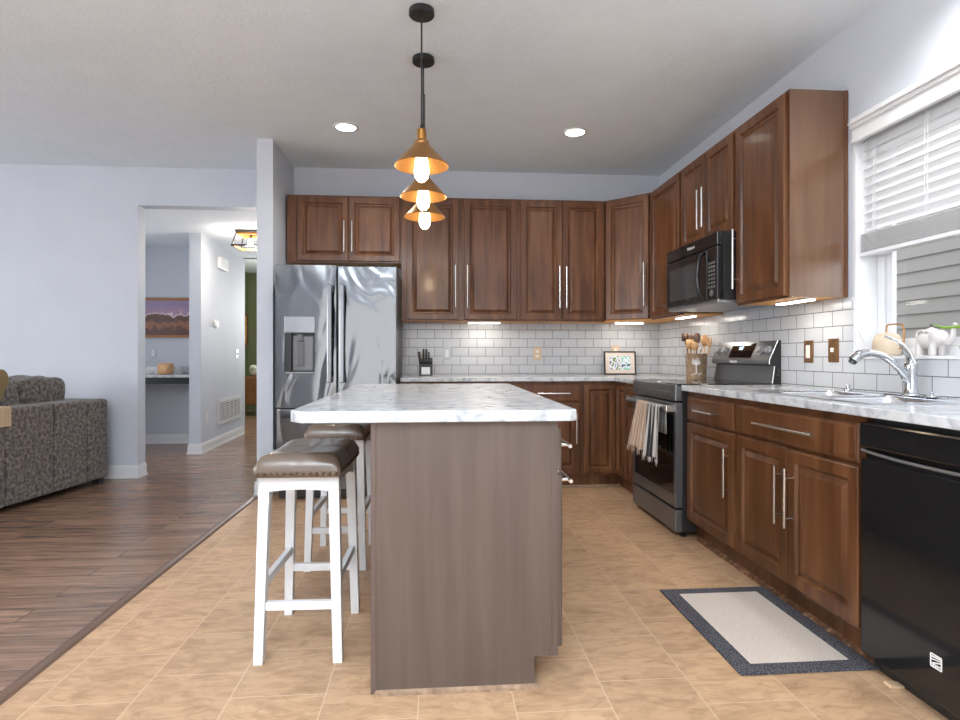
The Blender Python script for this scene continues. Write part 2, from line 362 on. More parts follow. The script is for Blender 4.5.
# window
win = bpy.data.objects.new('window_1', None); C.objects.link(win); win.location = (XR, WY0, WZ0); win['kind'] = 'structure'
LW, HW = WY1-WY0, WZ1-WZ0
def wobj(name, bm, m, **k): return obj(name, bm, m, win, **k)
j = .004
wobj('jamb', B((0, .122, LW-j-.012, LW-.001, .001, HW-.001), (0, .122, .001, .013, .001, HW-.001), (0, .122, .013, LW-.016, HW-.013, HW-.001)), M['white'])
wobj('sill', B((-.014, .15, .002, LW-.018, 0.001, .016, .003)), M['white'])
fr = [(.115, .158, LW-.062, LW-.018, .016, HW-.014), (.115, .158, .014, .06, .016, HW-.014), (.115, .158, .06, LW-.062, .016, .06), (.115, .158, .06, LW-.062, HW-.06, HW-.014)]
wobj('window_frame', B(*fr), M['vinyl'])
fs = [(.125, .148, LW-.10, LW-.066, .062, HW-.062), (.125, .148, .064, .098, .062, HW-.062), (.125, .148, .098, LW-.10, .062, .098), (.125, .148, .098, LW-.10, HW-.098, HW-.062), (.123, .148, .098, LW-.10, HW/2-.02, HW/2+.02)]
wobj('sash', B(*fs), M['vinyl'])
wobj('pane', B((.134, .138, .09, LW-.09, .09, HW-.09)), M['glass'])
# neighbour's house and the ground between
nh = thing('neighbour_house', 'neighbouring house with grey lap siding seen through the kitchen window', 'house', (4.6, 3.0, 0))
bm = bmesh.new(); zz = -.4
pr = []
while zz < 3.6:
    pr += [(0, zz), (-.024, zz)] ; zz += .135; pr += [(-.004, zz)]
pr += [(.2, zz), (.2, -.4)]
prism(bm, pr, 1, -3.2, 7.0); obj('siding', bm, M['siding'], nh)
obj('corner_board', B((-.04, .06, -3.35, -3.2, -.4, 3.7)), M['vinyl'], nh)
obj('eave', B((-.35, .3, -3.5, 7.2, 3.68, 3.84)), M['vinyl'], nh)
gr = struct('ground', B((XR+.15, 9, -4, 12, -.45, -.4)), noise_mat('lawn', [(.3, (.08, .11, .04)), (.7, (.16, .2, .08))], nscale=20, rough=.95))

# blinds
bl = thing('window_blind', 'white slatted blind half raised in the kitchen window', 'blind', (XR, WY0, 0))
bm = bmesh.new()
for z0, z1, d in ((2.168, 2.222, .018), (2.222, 2.240, .030), (2.240, 2.252, .042), (2.252, 2.272, .030), (2.150, 2.168, .024)): box(bm, -d, -.001, -.03, LW-.012, z0, z1, .003, 1)
obj('valance', bm, M['white'], bl)
bm = bmesh.new(); n = 11; zs = [2.175-i*.0445 for i in range(n)]
for z in zs:
    a = math.radians(66); hw = .0262; prf = []
    for k in range(5):
        t = -1+k*.5; cx = .045+math.cos(a)*hw*t+math.sin(a)*.003*(1-t*t); cz = z+math.sin(a)*hw*t-math.cos(a)*.003*(1-t*t)
        prf.append((cx, cz))
    prf = [(x, z_+.0013) for x, z_ in prf]+[(x, z_-.0013) for x, z_ in prf[::-1]]
    prism(bm, prf, 1, .02, LW-.025)
obj('slats', bm, M['slat'], bl)
bm = bmesh.new()
for k in range(13): box(bm, .020, .070, .02, LW-.025, 1.597+k*.0068+.012, 1.597+k*.0068+.0152)
obj('slat_stack', bm, M['slat'], bl)
obj('bottom_rail', B((.018, .072, .018, LW-.023, 1.585, 1.605, .003)), M['vinyl'], bl)
for y in (LW-.12, LW-.42, .45, .15):
    bm = bmesh.new()
    for dy in (-.008, .008):
        tube(bm, [(.017, y+dy, 2.18), (.015, y+dy, 1.9), (.016, y+dy, 1.70)], .0013, 6, 2)
    for k in range(7): tube(bm, [(.016, y-.01, 1.70-k*.013), (.008, y+.008, 1.693-k*.013), (.016, y+.012, 1.687-k*.013)], .0014, 5, 3)
    obj('ladder_cord', bm, M['vinyl'], bl)

# ------------------------------------------------------------------ CABINETS
def door_bm(x0, x1, z0, z1, yf, t=.02, fw=.055):
    """raised panel door, front at y = yf (facing -Y)"""
    bm = bmesh.new(); prof = [(0, t), (0, .004), (.004, 0), (fw-.007, 0), (fw-.003, .005), (fw+.001, .013), (fw+.009, .014), (fw+.028, .005), (fw+.031, .0025)]
    rings = []
    for i, d in prof:
        rings.append([bm.verts.new(p) for p in ((x0+i, yf+d, z0+i), (x1-i, yf+d, z0+i), (x1-i, yf+d, z1-i), (x0+i, yf+d, z1-i))])
    for a, b in zip(rings, rings[1:]):
        for k in range(4): bm.faces.new((a[k], a[(k+1) % 4], b[(k+1) % 4], b[k]))
    bm.faces.new(rings[-1]); bm.faces.new(rings[0][::-1]); return bm
def slab_bm(x0, x1, z0, z1, yf, t=.02):
    bm = bmesh.new(); rings = []
    for i, d in [(0, t), (0, .006), (.004, .003), (.010, .002), (.014, 0)]:
        rings.append([bm.verts.new(p) for p in ((x0+i, yf+d, z0+i), (x1-i, yf+d, z0+i), (x1-i, yf+d, z1-i), (x0+i, yf+d, z1-i))])
    for a, b in zip(rings, rings[1:]):
        for k in range(4): bm.faces.new((a[k], a[(k+1) % 4], b[(k+1) % 4], b[k]))
    bm.faces.new(rings[-1]); bm.faces.new(rings[0][::-1]); return bm
def pull(parent, x0, z0, x1, z1, yf, r=.0065):
    """bar pull from (x0,z0) to (x1,z1) standing 32 mm off a face at yf"""
    bm = bmesh.new(); y = yf-.034; a, b = Vector((x0, y, z0)), Vector((x1, y, z1)); d = (b-a)
    cyl(bm, a, b, r, seg=12)
    for t in (.16, .84):
        p = a+d*t; cyl(bm, p, (p.x, yf+.001, p.z), r*.8, seg=10)
    return obj('handle', bm, M['steel'], parent, smooth=False)
def base_cab(label, loc, rz, w, items, wood='wood', depth=.61, top=.879, hollow=False):
    t = thing('base_cabinet', label, 'cabinet', loc, rz)
    f = depth-.02
    if hollow: obj('body', B((.0008, w-.0008, -f, -f+.02, .105, top-.001), (.0008, .019, -f+.02, -.004, .105, top-.001), (w-.019, w-.0008, -f+.02, -.004, .105, top-.001), (.019, w-.019, -.016, -.004, .105, top-.001), (.019, w-.019, -f+.02, -.016, .105, .123), (.0008, w-.0008, -f+.05, -.004, .0, .105)), M[wood], t)
    else: obj('body', B((.0008, w-.0008, -f, -.004, .105, top-.001), (.0008, w-.0008, -f+.05, -.004, .0, .105)), M[wood], t)
    for it in items:
        if it[0] == 'drawer':
            _, x0, x1, z0, z1, L = it
            d = obj('drawer', slab_bm(x0, x1, z0, z1, -depth), M[wood], t)
            if L: c = (x0+x1)/2; pull(d, c-L/2, (z0+z1)/2, c+L/2, (z0+z1)/2, -depth)
        else:
            _, x0, x1, z0, z1, hx, h0, h1 = it
            d = obj('door', door_bm(x0, x1, z0, z1, -depth), M[wood], t)
            if hx is not None: pull(d, hx, h0, hx, h1, -depth)
    return t
ZD0, ZD1, ZR0, ZR1 = .125, .695, .712, .850
def std(w, dl=.15, side='r', n=1, hz=(.37, .62)):
    its = [('drawer', .018, w-.018, ZR0, ZR1, dl)]
    if n == 1: its.append(('door', .018, w-.018, ZD0, ZD1, w-.018-.03 if side == 'r' else .048, *hz))
    else:
        its.append(('door', .018, w/2-.003, ZD0, ZD1, w/2-.033, *hz)); its.append(('door', w/2+.003, w-.018, ZD0, ZD1, w/2+.033, *hz))
    return its
base_cab('brown base cabinet on the back wall next to the fridge', (-.275, D, 0), 0, .515, std(.515))
base_cab('brown back-wall base cabinet just left of the wide-handled drawer cabinet', (.24, D, 0), 0, .49, std(.49))
base_cab('brown back-wall base cabinet with one wide drawer pull, right of the island top', (.73, D, 0), 0, .475, std(.475, .27))
# corner (lazy-susan) cabinet: L-shaped
t = thing('corner_base_cabinet', 'brown corner base cabinet with two doors folded into the inner corner', 'cabinet', (XR, D, 0))
bm = bmesh.new()
xa, ya = 1.2058-XR, 4.454-D
prism(bm, [(xa, -.59), (-.59, -.59), (-.59, ya), (-.004, ya), (-.004, -.004), (xa, -.004)], 2, .105, .878)
prism(bm, [(xa, -.54), (-.54, -.54), (-.54, ya), (-.004, ya), (-.004, -.004), (xa, -.004)], 2, 0, .105)
obj('body', bm, M['wood'], t)
obj('door', door_bm(xa+.022, -.612, ZD0, ZR1, -.61, fw=.045), M['wood'], t)
d2 = obj('door', door_bm(.612, -ya-.012, ZD0, ZR1, -.61, fw=.045), M['wood'], t); d2.rotation_euler = (0, 0, -PI/2)
RZ = -PI/2
base_cab('narrow brown base cabinet tucked between inner corner and stove', (XR, 4.452, 0), RZ, .30, std(.30, .10))
base_cab('brown base cabinet with one drawer and one door, right of the stove', (XR, 3.378, 0), RZ, .571, std(.571, .22, 'r'))
w_ = .868
base_cab('wide brown sink base cabinet with long pull above two doors', (XR, 2.806, 0), RZ, w_,
    [('drawer', .018, w_-.018, ZR0, ZR1, .42), ('door', .018, w_/2-.004, ZD0, ZD1, w_/2-.036, .37, .62), ('door', w_/2+.004, w_-.018, ZD0, ZD1, w_/2+.036, .37, .62)], hollow=True)
ZU0, ZU1 = 1.386, 2.442
def upper(label, loc, rz, w, doors, z0=ZU0, depth=.33, under=True, endm=False):
    t = thing('wall_cabinet', label, 'cabinet', loc, rz); f = depth-.02
    obj('body', B((.0008, w-.0008, -f, -.004, z0+.012, ZU1)), M['wood'], t)
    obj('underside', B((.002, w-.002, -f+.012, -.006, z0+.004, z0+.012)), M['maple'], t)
    obj('face_rail', B((.0008, w-.0008, -f, -f+.012, z0, z0+.012)), M['wood'], t)
    for x0, x1, hx, h0, h1 in doors:
        d = obj('door', door_bm(x0, x1, z0+.012, ZU1-.018, -depth), M['wood'], t)
        if hx is not None: pull(d, hx, h0, hx, h1, -depth)
    return t
ZF = 1.875
W = .955; upper('brown wall cabinet with two short doors above the fridge', (-1.235, D, 0), 0, W, [(.085, .085+(W-.10)/2-.003, .085+(W-.10)/2-.033, 1.96, 2.22), (.085+(W-.10)/2+.003, W-.012, .085+(W-.10)/2+.033, 1.96, 2.22)], z0=ZF)
upper('tall single-door wall cabinet right of the fridge, behind the pendant lamps', (-.28, D, 0), 0, .515, [(.045, .485, .485-.026, 1.50, 1.86)])
upper('tall single-door wall cabinet above the grey outlet plate, handle at its left', (.235, D, 0), 0, .49, [(.02, .470, .046, 1.50, 1.86)])
upper('tall two-door wall cabinet above the beige outlet plate', (.725, D, 0), 0, .766, [(.018, .380, .353, 1.50, 1.86), (.386, .748, .413, 1.50, 1.86)])
# diagonal corner upper
t = thing('corner_wall_cabinet', 'brown diagonal corner wall cabinet with one door above the framed photo', 'cabinet', (XR, D, 0))
out = [(-.609, -.004), (-.609, -.312), (-.312, -.609), (-.004, -.609), (-.004, -.004)]
bm = bmesh.new(); prism(bm, out, 2, ZU0+.012, ZU1); obj('body', bm, M['wood'], t)
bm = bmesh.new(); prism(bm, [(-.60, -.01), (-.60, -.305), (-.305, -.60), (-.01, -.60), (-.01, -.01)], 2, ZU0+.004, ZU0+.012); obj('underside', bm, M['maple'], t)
dl = math.hypot(.297, .297); e = bpy.data.objects.new
dd = obj('door', door_bm(.014, dl-.014, ZU0+.012, ZU1-.018, -.021), M['wood'], t); dd.location = (-.609, -.312, 0); dd.rotation_euler = (0, 0, -PI/4)
pull(dd, dl-.042, 1.50, dl-.042, 1.86, -.021)
upper('brown wall cabinet between diagonal corner cabinet and microwave', (XR, 4.713, 0), RZ, .607, [(.03, .585, None, 0, 0)])
w2 = .762; upper('brown short two-door wall cabinet above the black microwave', (XR, 4.104, 0), RZ, w2, [(.018, w2/2-.003, w2/2-.035, 1.93, 2.19), (w2/2+.003, w2-.018, w2/2+.035, 1.93, 2.19)], z0=1.835)
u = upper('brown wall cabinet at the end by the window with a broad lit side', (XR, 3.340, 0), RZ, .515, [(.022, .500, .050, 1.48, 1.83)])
obj('end_panel', B((.5145, .5195, -.312, -.006, ZU0+.002, ZU1-.002)), M['woodend_lit'], u)
obj('scribe_strip', B((.516, .524, -.022, -.0055, ZU0+.002, ZU1-.002)), M['wood'], u)

# worktops
def slab_ct(name, label, outline_pieces, z0=.880, z1=.914):
    bm = bmesh.new()
    for p in outline_pieces: prism(bm, p, 2, z0, z1)
    o = obj(name, bm, M['marble']); b = o.modifiers.new('b', 'BEVEL'); b.width = .004; b.segments = 2; b.limit_method = 'ANGLE'
    return tag(o, label, 'countertop')
g = .009
slab_ct('countertop', 'grey white marbled countertop along the back wall, turning the corner to the stove', [[(-.275, D-.635), (XR-.635, D-.635), (XR-.635, 4.152), (XR-g, 4.152), (XR-g, D-g), (-.275, D-g)]])
SX0, SX1, SY0, SY1 = 1.575, 2.03, 1.99, 2.76
def holed():
    bm = bmesh.new(); X0, X1, Y0, Y1 = XR-.635, XR-g, 1.0, 3.379
    xs, ys = [X0, SX0, SX1, X1], [Y0, SY0, SY1, Y1]
    V = {}
    for z in (.882, .916):
        for i, x in enumerate(xs):
            for j_, y in enumerate(ys): V[i, j_, z] = bm.verts.new((x, y, z))
    for i in range(3):
        for j_ in range(3):
            if (i, j_) == (1, 1): continue
            for z in (.882, .916): bm.faces.new((V[i, j_, z], V[i+1, j_, z], V[i+1, j_+1, z], V[i, j_+1, z]))
    def side(a, b): bm.faces.new((V[(*a, .882)], V[(*b, .882)], V[(*b, .916)], V[(*a, .916)]))
    for i in range(3): side((i, 0), (i+1, 0)); side((i, 3), (i+1, 3)); side((0, i), (0, i+1)); side((3, i), (3, i+1))
    side((1, 1), (2, 1)); side((1, 2), (2, 2)); side((1, 1), (1, 2)); side((2, 1), (2, 2))
    return bm
o = obj('countertop', holed(), M['marble']); b = o.modifiers.new('b', 'BEVEL'); b.width = .003; b.segments = 2; b.limit_method = 'ANGLE'
tag(o, 'grey white marbled countertop under the window holding the sink', 'countertop')

# ------------------------------------------------------------------ SINK and faucet
sk = thing('sink', 'stainless steel double-bowl sink set in the countertop under the window', 'sink', (0, 0, .916))
bm = bmesh.new()
def bowl(y0, y1, x0=1.605, x1=1.955, dz=-.19):
    r = .05; n = 6
    def ring(i, z):
        pts = []
        for cx, cy, a0 in ((x1-r, y1-r, 0), (x0+r, y1-r, PI/2), (x0+r, y0+r, PI), (x1-r, y0+r, 1.5*PI)):
            for k in range(n+1): a = a0+PI/2*k/n; pts.append(bm.verts.new((cx+(r-i)*math.cos(a), cy+(r-i)*math.sin(a), z)))
        return pts
    R = [ring(-.004, .0035), ring(0, .001), ring(.004, -.01), ring(.012, dz+.02), ring(.03, dz)]
    for a, b in zip(R, R[1:]):
        for k in range(len(a)): bm.faces.new((a[k], a[(k+1) % len(a)], b[(k+1) % len(b)], b[k]))
    bm.faces.new(R[-1]); return R[0]
bowl(2.40, 2.735); obj('bowl', bm, M['sink'], sk, smooth=True)
bm = bmesh.new(); bowl(2.015, 2.37); obj('bowl', bm, M['sink'], sk, smooth=True)
# rim: strips around the two bowls
bm = bmesh.new()
for b_ in ((1.560, 1.612, 1.975, 2.775), (1.948, 2.045, 1.975, 2.775), (1.612, 1.948, 1.975, 2.022), (1.612, 1.948, 2.363, 2.407), (1.612, 1.948, 2.728, 2.775)): box(bm, *b_, .0006, .0042)
obj('rim', bm, M['sink'], sk)
for y in (2.19, 2.57):
    bm = bmesh.new(); lathe(bm, [(0, 0), (.03, 0), (.042, .004), (.044, .002)], 1.78, y, -.1895); obj('drain', bm, M['chrome'], sk, smooth=True)
fc = thing('faucet', 'chrome single-lever kitchen faucet behind the sink', 'faucet', (2.022, 2.335, .9205), 0)
bm = bmesh.new(); lathe(bm, [(0, 0), (.032, 0), (.033, .006), (.027, .012), (.024, .03), (.0235, .10), (.026, .115), (.0255, .135), (.020, .15), (0, .155)], seg=28); obj('body', bm, M['chrome'], fc, smooth=True)
bm = bmesh.new(); tube(bm, [(-.004, 0, .045), (-.05, .004, .115), (-.11, .01, .165), (-.17, .018, .182), (-.215, .024, .174), (-.240, .027, .150)], [.017, .0165, .015, .0155, .020, .019], 16, 8); obj('spout', bm, M['chrome'], fc, smooth=True)
bm = bmesh.new(); cyl(bm, (-.238, .0268, .152), (-.246, .0278, .140), .016, .015); obj('spray_nozzle', bm, M['satinblack'], fc)
bm = bmesh.new(); tube(bm, [(.002, 0, .135), (-.006, .004, .175), (-.030, .014, .218), (-.062, .026, .243), (-.090, .034, .256)], [.022, .019, .013, .009, .007], 14, 8, flat=.6); obj('lever', bm, M['chrome'], fc, smooth=True)
bm = bmesh.new(); box(bm, -.03, .03, -.12, .12, 0.0001, .004, .003); obj('deck_plate', bm, M['chrome'], fc)
s = thing('sink_stopper', 'small chrome basket strainer lying on the sink rim right of the faucet', 'strainer', (1.985, 2.19, .9205))
bm = bmesh.new(); lathe(bm, [(0, 0), (.018, 0), (.028, .008), (.028, .011), (.006, .012), (.005, .02), (.008, .024), (0, .026)]); obj('basket', bm, M['chrome'], s, smooth=True)
s = thing('sprayer', 'small chrome fitting standing at the far end of the sink rim', 'fitting', (2.01, 2.70, .9205))
bm = bmesh.new(); lathe(bm, [(0, 0), (.018, 0), (.015, .008), (.008, .012), (.009, .022), (.013, .027), (0, .032)]); obj('cap', bm, M['chrome'], s, smooth=True)

# ------------------------------------------------------------------ ISLAND
IX0, IX1, IY0, IY1 = -.204, .405, 1.898, 3.60
isl = thing('kitchen_island', 'grey-brown wooden kitchen island in the middle of the tiled floor', 'island', (IX1, IY0, 0), PI/2)
# local x -> +Y, local -y -> +X ; width along local y from 0 (right face) to -(...)
bm = bmesh.new()
Wd = IX1-IX0; Ln = IY1-IY0
# profile in (y,z): y = 0 at front face (doors), y = Wd at the seating side
prism(bm, [(.075, 0), (.075, .105), (0, .105), (0, .878), (Wd-.018, .878), (Wd-.018, 0)], 0, .012, Ln)
obj('body', bm, M['island'], isl)
bm = bmesh.new(); prism(bm, [(.078, .012), (.078, .105), (.02, .105), (.02, .876), (Wd-.016, .876), (Wd-.016, .012)], 0, 0, .0115); obj('end_panel', bm, M['island'], isl)
bm = bmesh.new(); box(bm, -.001, .0115, -.0005, .0195, .105, .877); obj('corner_stile', bm, M['island'], isl)
obj('back_panel', B((-.003, Ln+.002, Wd-.0175, Wd, .004, .878, .002)), mat('dark_island_edge', (.11, .075, .063), .4), isl)
bm = bmesh.new(); prism(bm, [(0, .0), (-.010, 0), (-.008, .010), (0, .016)], 1, .065, Wd-.012); obj('base_moulding', bm, M['oakmold'], isl)
segs = [(.02, .50, 'dr'), (.52, 1.10, 'door'), (1.12, 1.675, 'door')]
for a, b_, k in segs:
    if k == 'dr':
        d = obj('drawer', slab_bm(a, b_, .712, .850, -.02), M['island'], isl); pull(d, .05, .785, .24, .785, -.02)
        d = obj('door', door_bm(a, b_, .125, .695, -.02), M['island'], isl); pull(d, .04, .668, .24, .668, -.02)
    else:
        d = obj('drawer', slab_bm(a, b_, .712, .850, -.02), M['island'], isl); c = (a+b_)/2; pull(d, c-.08, .78, c+.08, .78, -.02)
        d = obj('door', door_bm(a, b_, .125, .695, -.02), M['island'], isl); pull(d, a+.03, .40, a+.03, .62, -.02)
a0 = .001
prs = [(-.418, 1.872), (.442, 1.872), (.466, 1.888), (.466, 3.62), (.43, 3.655), (-.42, 3.655), (-.463, 3.62), (-.463, 1.925)]
bm = bmesh.new(); prism(bm, prs, 2, .8785, .916); o = obj('countertop', bm, M['marble']); b = o.modifiers.new('b', 'BEVEL'); b.width = .004; b.segments = 2; b.limit_method = 'ANGLE'
tag(o, 'white marbled island top with clipped corners and seating overhang', 'countertop')

# ------------------------------------------------------------------ STOOLS
def make_stool(label, loc, rz=0):
    t = thing('bar_stool', label, 'stool', loc, rz, 'backless bar stools at the island')
    # local: x width .30, y depth .44 ; origin at centre
    hw, hd = .146, .208; zt = .650
    for sx in (-1, 1):
        for sy in (-1, 1):
            bm = bmesh.new(); s = .019
            tx, ty, bx, by = sx*(hw-s-.006), sy*(hd-s-.010), sx*(hw-s+.012), sy*(hd-s+.010)
            lo = [bm.verts.new((bx+a*s*.85, by+c*s*.85, 0)) for a, c in ((-1, -1), (1, -1), (1, 1), (-1, 1))]
            hi = [bm.verts.new((tx+a*s, ty+c*s, zt+.025)) for a, c in ((-1, -1), (1, -1), (1, 1), (-1, 1))]
            bm.faces.new(lo[::-1]); bm.faces.new(hi)
            for k in range(4): bm.faces.new((lo[k], lo[(k+1) % 4], hi[(k+1) % 4], hi[k]))
            obj('leg', bm, M['whitewood'], t)
    # aprons with a shallow arch
    for sy in (-1, 1):
        bm = bmesh.new(); y = sy*(hd-.022); xs = [-hw+.03+(2*hw-.06)*k/10 for k in range(11)]
        pts = [(x, .606+.008*math.sin(PI*k/10)) for k, x in enumerate(xs)]+[(hw-.03, .674), (-hw+.03, .674)]
        prism(bm, pts, 1, y-.011, y+.011); obj('apron', bm, M['whitewood'], t)
    for sx in (-1, 1):
        bm = bmesh.new(); x = sx*(hw-.022); ys = [-hd+.03+(2*hd-.06)*k/10 for k in range(11)]
        pts = [(y, .600+.030*math.sin(PI*k/10)) for k, y in enumerate(ys)]+[(hd-.03, .674), (-hd+.03, .674)]
        prism(bm, pts, 0, x-.011, x+.011); obj('apron', bm, M['whitewood'], t)
    for sy in (-1, 1): obj('stretcher', B((-hw+.025, hw-.025, sy*(hd-.018)-.011, sy*(hd-.018)+.011, .185, .215, .002)), M['whitewood'], t)
    for sx in (-1, 1): obj('stretcher', B((sx*(hw-.018)-.011, sx*(hw-.018)+.011, -hd+.025, hd-.025, .262, .292, .002)), M['whitewood'], t)
    # saddle cushion with a stitched cross seam
    bm = bmesh.new(); nx, ny = 20, 28; HX, HY = .150, .226
    def top(u, v):
        e = (1-abs(u)**7)*(1-abs(v)**9)
        z = .690+.055*max(e, 0)**.42 + .012*v*v - .010*(1-u*u)*0 - .006
        s = max(0, 1-abs(u)/.05)*.004+max(0, 1-abs(v)/.035)*.004
        return z-s
    G = [[bm.verts.new((u*HX, v*HY*(1-.0*abs(u)), top(u, v))) for u in [-1+2*i/nx for i in range(nx+1)]] for v in [-1+2*k/ny for k in range(ny+1)]]
    for k in range(ny):
        for i in range(nx): bm.faces.new((G[k][i], G[k][i+1], G[k+1][i+1], G[k+1][i]))
    rim = [G[0][i] for i in range(nx+1)]+[G[k][nx] for k in range(1, ny+1)]+[G[ny][i] for i in range(nx-1, -1, -1)]+[G[k][0] for k in range(ny-1, 0, -1)]
    prev = rim
    for sc, z in ((1.0, .674), (.985, .662), (.0, .662)):
        if sc == 0: bm.faces.new(prev[::-1]); break
        nw = [bm.verts.new((v.co.x*sc, v.co.y*sc, z)) for v in rim]
        for k in range(len(rim)): bm.faces.new((prev[k], nw[k], nw[(k+1) % len(nw)], prev[(k+1) % len(nw)]))
        prev = nw
    cu = obj('cushion', bm, M['leather'], t, smooth=True)
    bm = bmesh.new()
    for i in range(13):
        x = -HX+.014+(2*HX-.028)*i/12
        for sy in (-1, 1): ell(bm, (x, sy*(HY+.001), .676), (.006, .004, .006), 8)
    for i in range(17):
        y = -HY+.02+(2*HY-.04)*i/16
        for sx in (-1, 1): ell(bm, (sx*(HX+.001), y, .676), (.004, .006, .006), 8)
    obj('nailhead_trim', bm, M['nail'], cu, smooth=True)
    return t
make_stool('white bar stool with taupe leather seat, nearest the camera', (-.478, 2.325, 0), -.02)
make_stool('white bar stool with taupe leather seat, farther back under the island top', (-.500, 3.22, 0), -.01)

# ------------------------------------------------------------------ FRIDGE
FX0, FX1, FY, FH = -1.188, -.284, 4.484, 1.772
fd = thing('refrigerator', 'stainless steel french-door refrigerator with ice dispenser', 'refrigerator', (FX0, FY, 0))
FW = FX1-FX0; mid = FW/2
obj('cabinet', B((.004, FW-.004, .075, .80, .02, 1.755, .004)), M['greydark'], fd)
def rdoor(x0, x1, z0, z1, cut=None):
    bm = bmesh.new()
    if not cut: box(bm, x0, x1, 0, .068, z0, z1, .009, 3)
    else:
        cx0, cx1, cz0, cz1 = cut
        xs, zs = [x0, cx0, cx1, x1], [z0, cz0, cz1, z1]
        V = [[[bm.verts.new((x, y, z)) for z in zs] for x in xs] for y in (0, .068)]
        for i in range(3):
            for k in range(3):
                if (i, k) != (1, 1): bm.faces.new((V[0][i][k], V[0][i+1][k], V[0][i+1][k+1], V[0][i][k+1]))
                bm.faces.new((V[1][i][k], V[1][i][k+1], V[1][i+1][k+1], V[1][i+1][k]))
        for i in range(3):
            bm.faces.new((V[0][i][0], V[1][i][0], V[1][i+1][0], V[0][i+1][0])); bm.faces.new((V[0][i][3], V[0][i+1][3], V[1][i+1][3], V[1][i][3]))
            bm.faces.new((V[0][0][i], V[0][0][i+1], V[1][0][i+1], V[1][0][i])); bm.faces.new((V[0][3][i], V[1][3][i], V[1][3][i+1], V[0][3][i+1]))
        # recess walls
        R = [bm.verts.new(p) for p in ((cx0, .055, cz0), (cx1, .055, cz0), (cx1, .055, cz1), (cx0, .055, cz1))]
        F = [V[0][1][1], V[0][2][1], V[0][2][2], V[0][1][2]]
        for k in range(4): bm.faces.new((F[k], F[(k+1) % 4], R[(k+1) % 4], R[k]))
        bm.faces.new(R)
    return bm
ld = obj('door', rdoor(0, mid-.0035, .70, FH, (.068, .288, .955, 1.262)), M['fridge'], fd)
rd = obj('door', rdoor(mid+.0035, FW, .70, FH), M['fridge'], fd)
obj('logo_plate', B((FW-.125, FW-.035, -.0025, 0.001, 1.688, 1.708)), M['white_ink'], rd)
fz = obj('freezer_drawer', rdoor(0, FW, .075, .69), M['fridge'], fd)
obj('base_grille', B((.02, FW-.02, .03, .07, .015, .07)), M['satinblack'], fd)
# dispenser (parts on the left door)
obj('control_panel', B((.066, .290, -.004, .02, 1.262, 1.385, .003)), mat('dispenser_panel', (.30, .30, .31), .3, .8), ld)
obj('dispenser_niche', B((.0685, .2875, .045, .054, .957, 1.26), (.0685, .115, .006, .045, .957, 1.258)), M['satinblack'], ld)
obj('water_paddle', B((.150, .205, .022, .034, 1.01, 1.20, .004), (.158, .197, .006, .045, 1.20, 1.25, .003)), mat('paddle_grey', (.12, .12, .125), .35, .5), ld)
obj('niche_panel', B((.118, .272, .034, .0445, .975, 1.24, .004)), mat('niche_grey', (.17, .17, .175), .35, .6), ld)
obj('drip_tray', B((.070, .286, .004, .05, .957, .967)), mat('tray_steel', (.28, .28, .28), .3, .8), ld)
def fhandle(parent, x, z0, z1):
    bm = bmesh.new(); box(bm, x-.017, x+.017, -.062, -.040, z0, z1, .006, 2)
    for z in (z0+.03, z1-.03): box(bm, x-.012, x+.012, -.042, .002, z-.022, z+.022, .004, 1)
    obj('handle', bm, mat('handle_steel', (.20, .20, .21), .16, 1), parent)
fhandle(ld, mid-.046, .885, 1.625); fhandle(rd, mid+.046, .885, 1.625)
bm = bmesh.new(); box(bm, .06, FW-.06, -.060, -.036, .625, .652, .006, 2)
for x in (.10, FW-.10): box(bm, x-.02, x+.02, -.04, .002, .627, .650, .004, 1)
obj('handle', bm, mat('drawer_handle_dark', (.05, .05, .055), .25, .8), fz)

# ------------------------------------------------------------------ RANGE
RW = .748; RF = XR-1.432           # local front distance from wall
rg = thing('range', 'dark stainless electric range with glass cooktop and raised back panel', 'stove', (XR, 4.130, 0), RZ)
obj('body', B((.004, RW-.004, -RF+.045, -.02, .035, .905)), M['satinblack'], rg)
obj('cooktop', B((0, RW, -RF+.012, -.060, .905, .922, .004)), M['blackglass'], rg)
obj('front_trim', B((0, RW, -RF, -RF+.045, .818, .917, .006), (.05, RW-.05, -RF-.004, -RF+.002, .850, .872, .002)), M['slate'], rg)
bm = bmesh.new(); box(bm, .0, RW, -RF+.002, -RF+.045, .735, .808, .004); box(bm, 0, RW, -RF+.002, -RF+.045, .182, .255, .004); box(bm, 0, .028, -RF+.002, -RF+.045, .25, .74); box(bm, RW-.028, RW, -RF+.002, -RF+.045, .25, .74)
dr = obj('oven_door', bm, M['slate'], rg)
obj('door_glass', B((.028, RW-.028, -RF+.005, -RF+.04, .25, .738)), M['blackglass'], dr)
bm = bmesh.new(); tube(bm, [(.02, -RF-.045, .772), (RW-.02, -RF-.045, .772)], .0165, 14, 1); obj('handle', bm, M['slate'], dr, smooth=False)
for x in (.035, RW-.035): obj('handle_bracket', B((x-.018, x+.018, -RF-.05, -RF+.004, .752, .792, .004)), M['steel'], dr)
obj('storage_drawer', B((0, RW, -RF, -RF+.045, .036, .168, .005)), M['slate'], rg)
for x in (.045, RW-.045):
    for y in (-RF+.07, -.10):
        bm = bmesh.new(); lathe(bm, [(0, 0), (.022, 0), (.022, .008), (.009, .014), (.009, .036), (0, .036)], x, y); obj('foot', bm, M['satinblack'], rg)
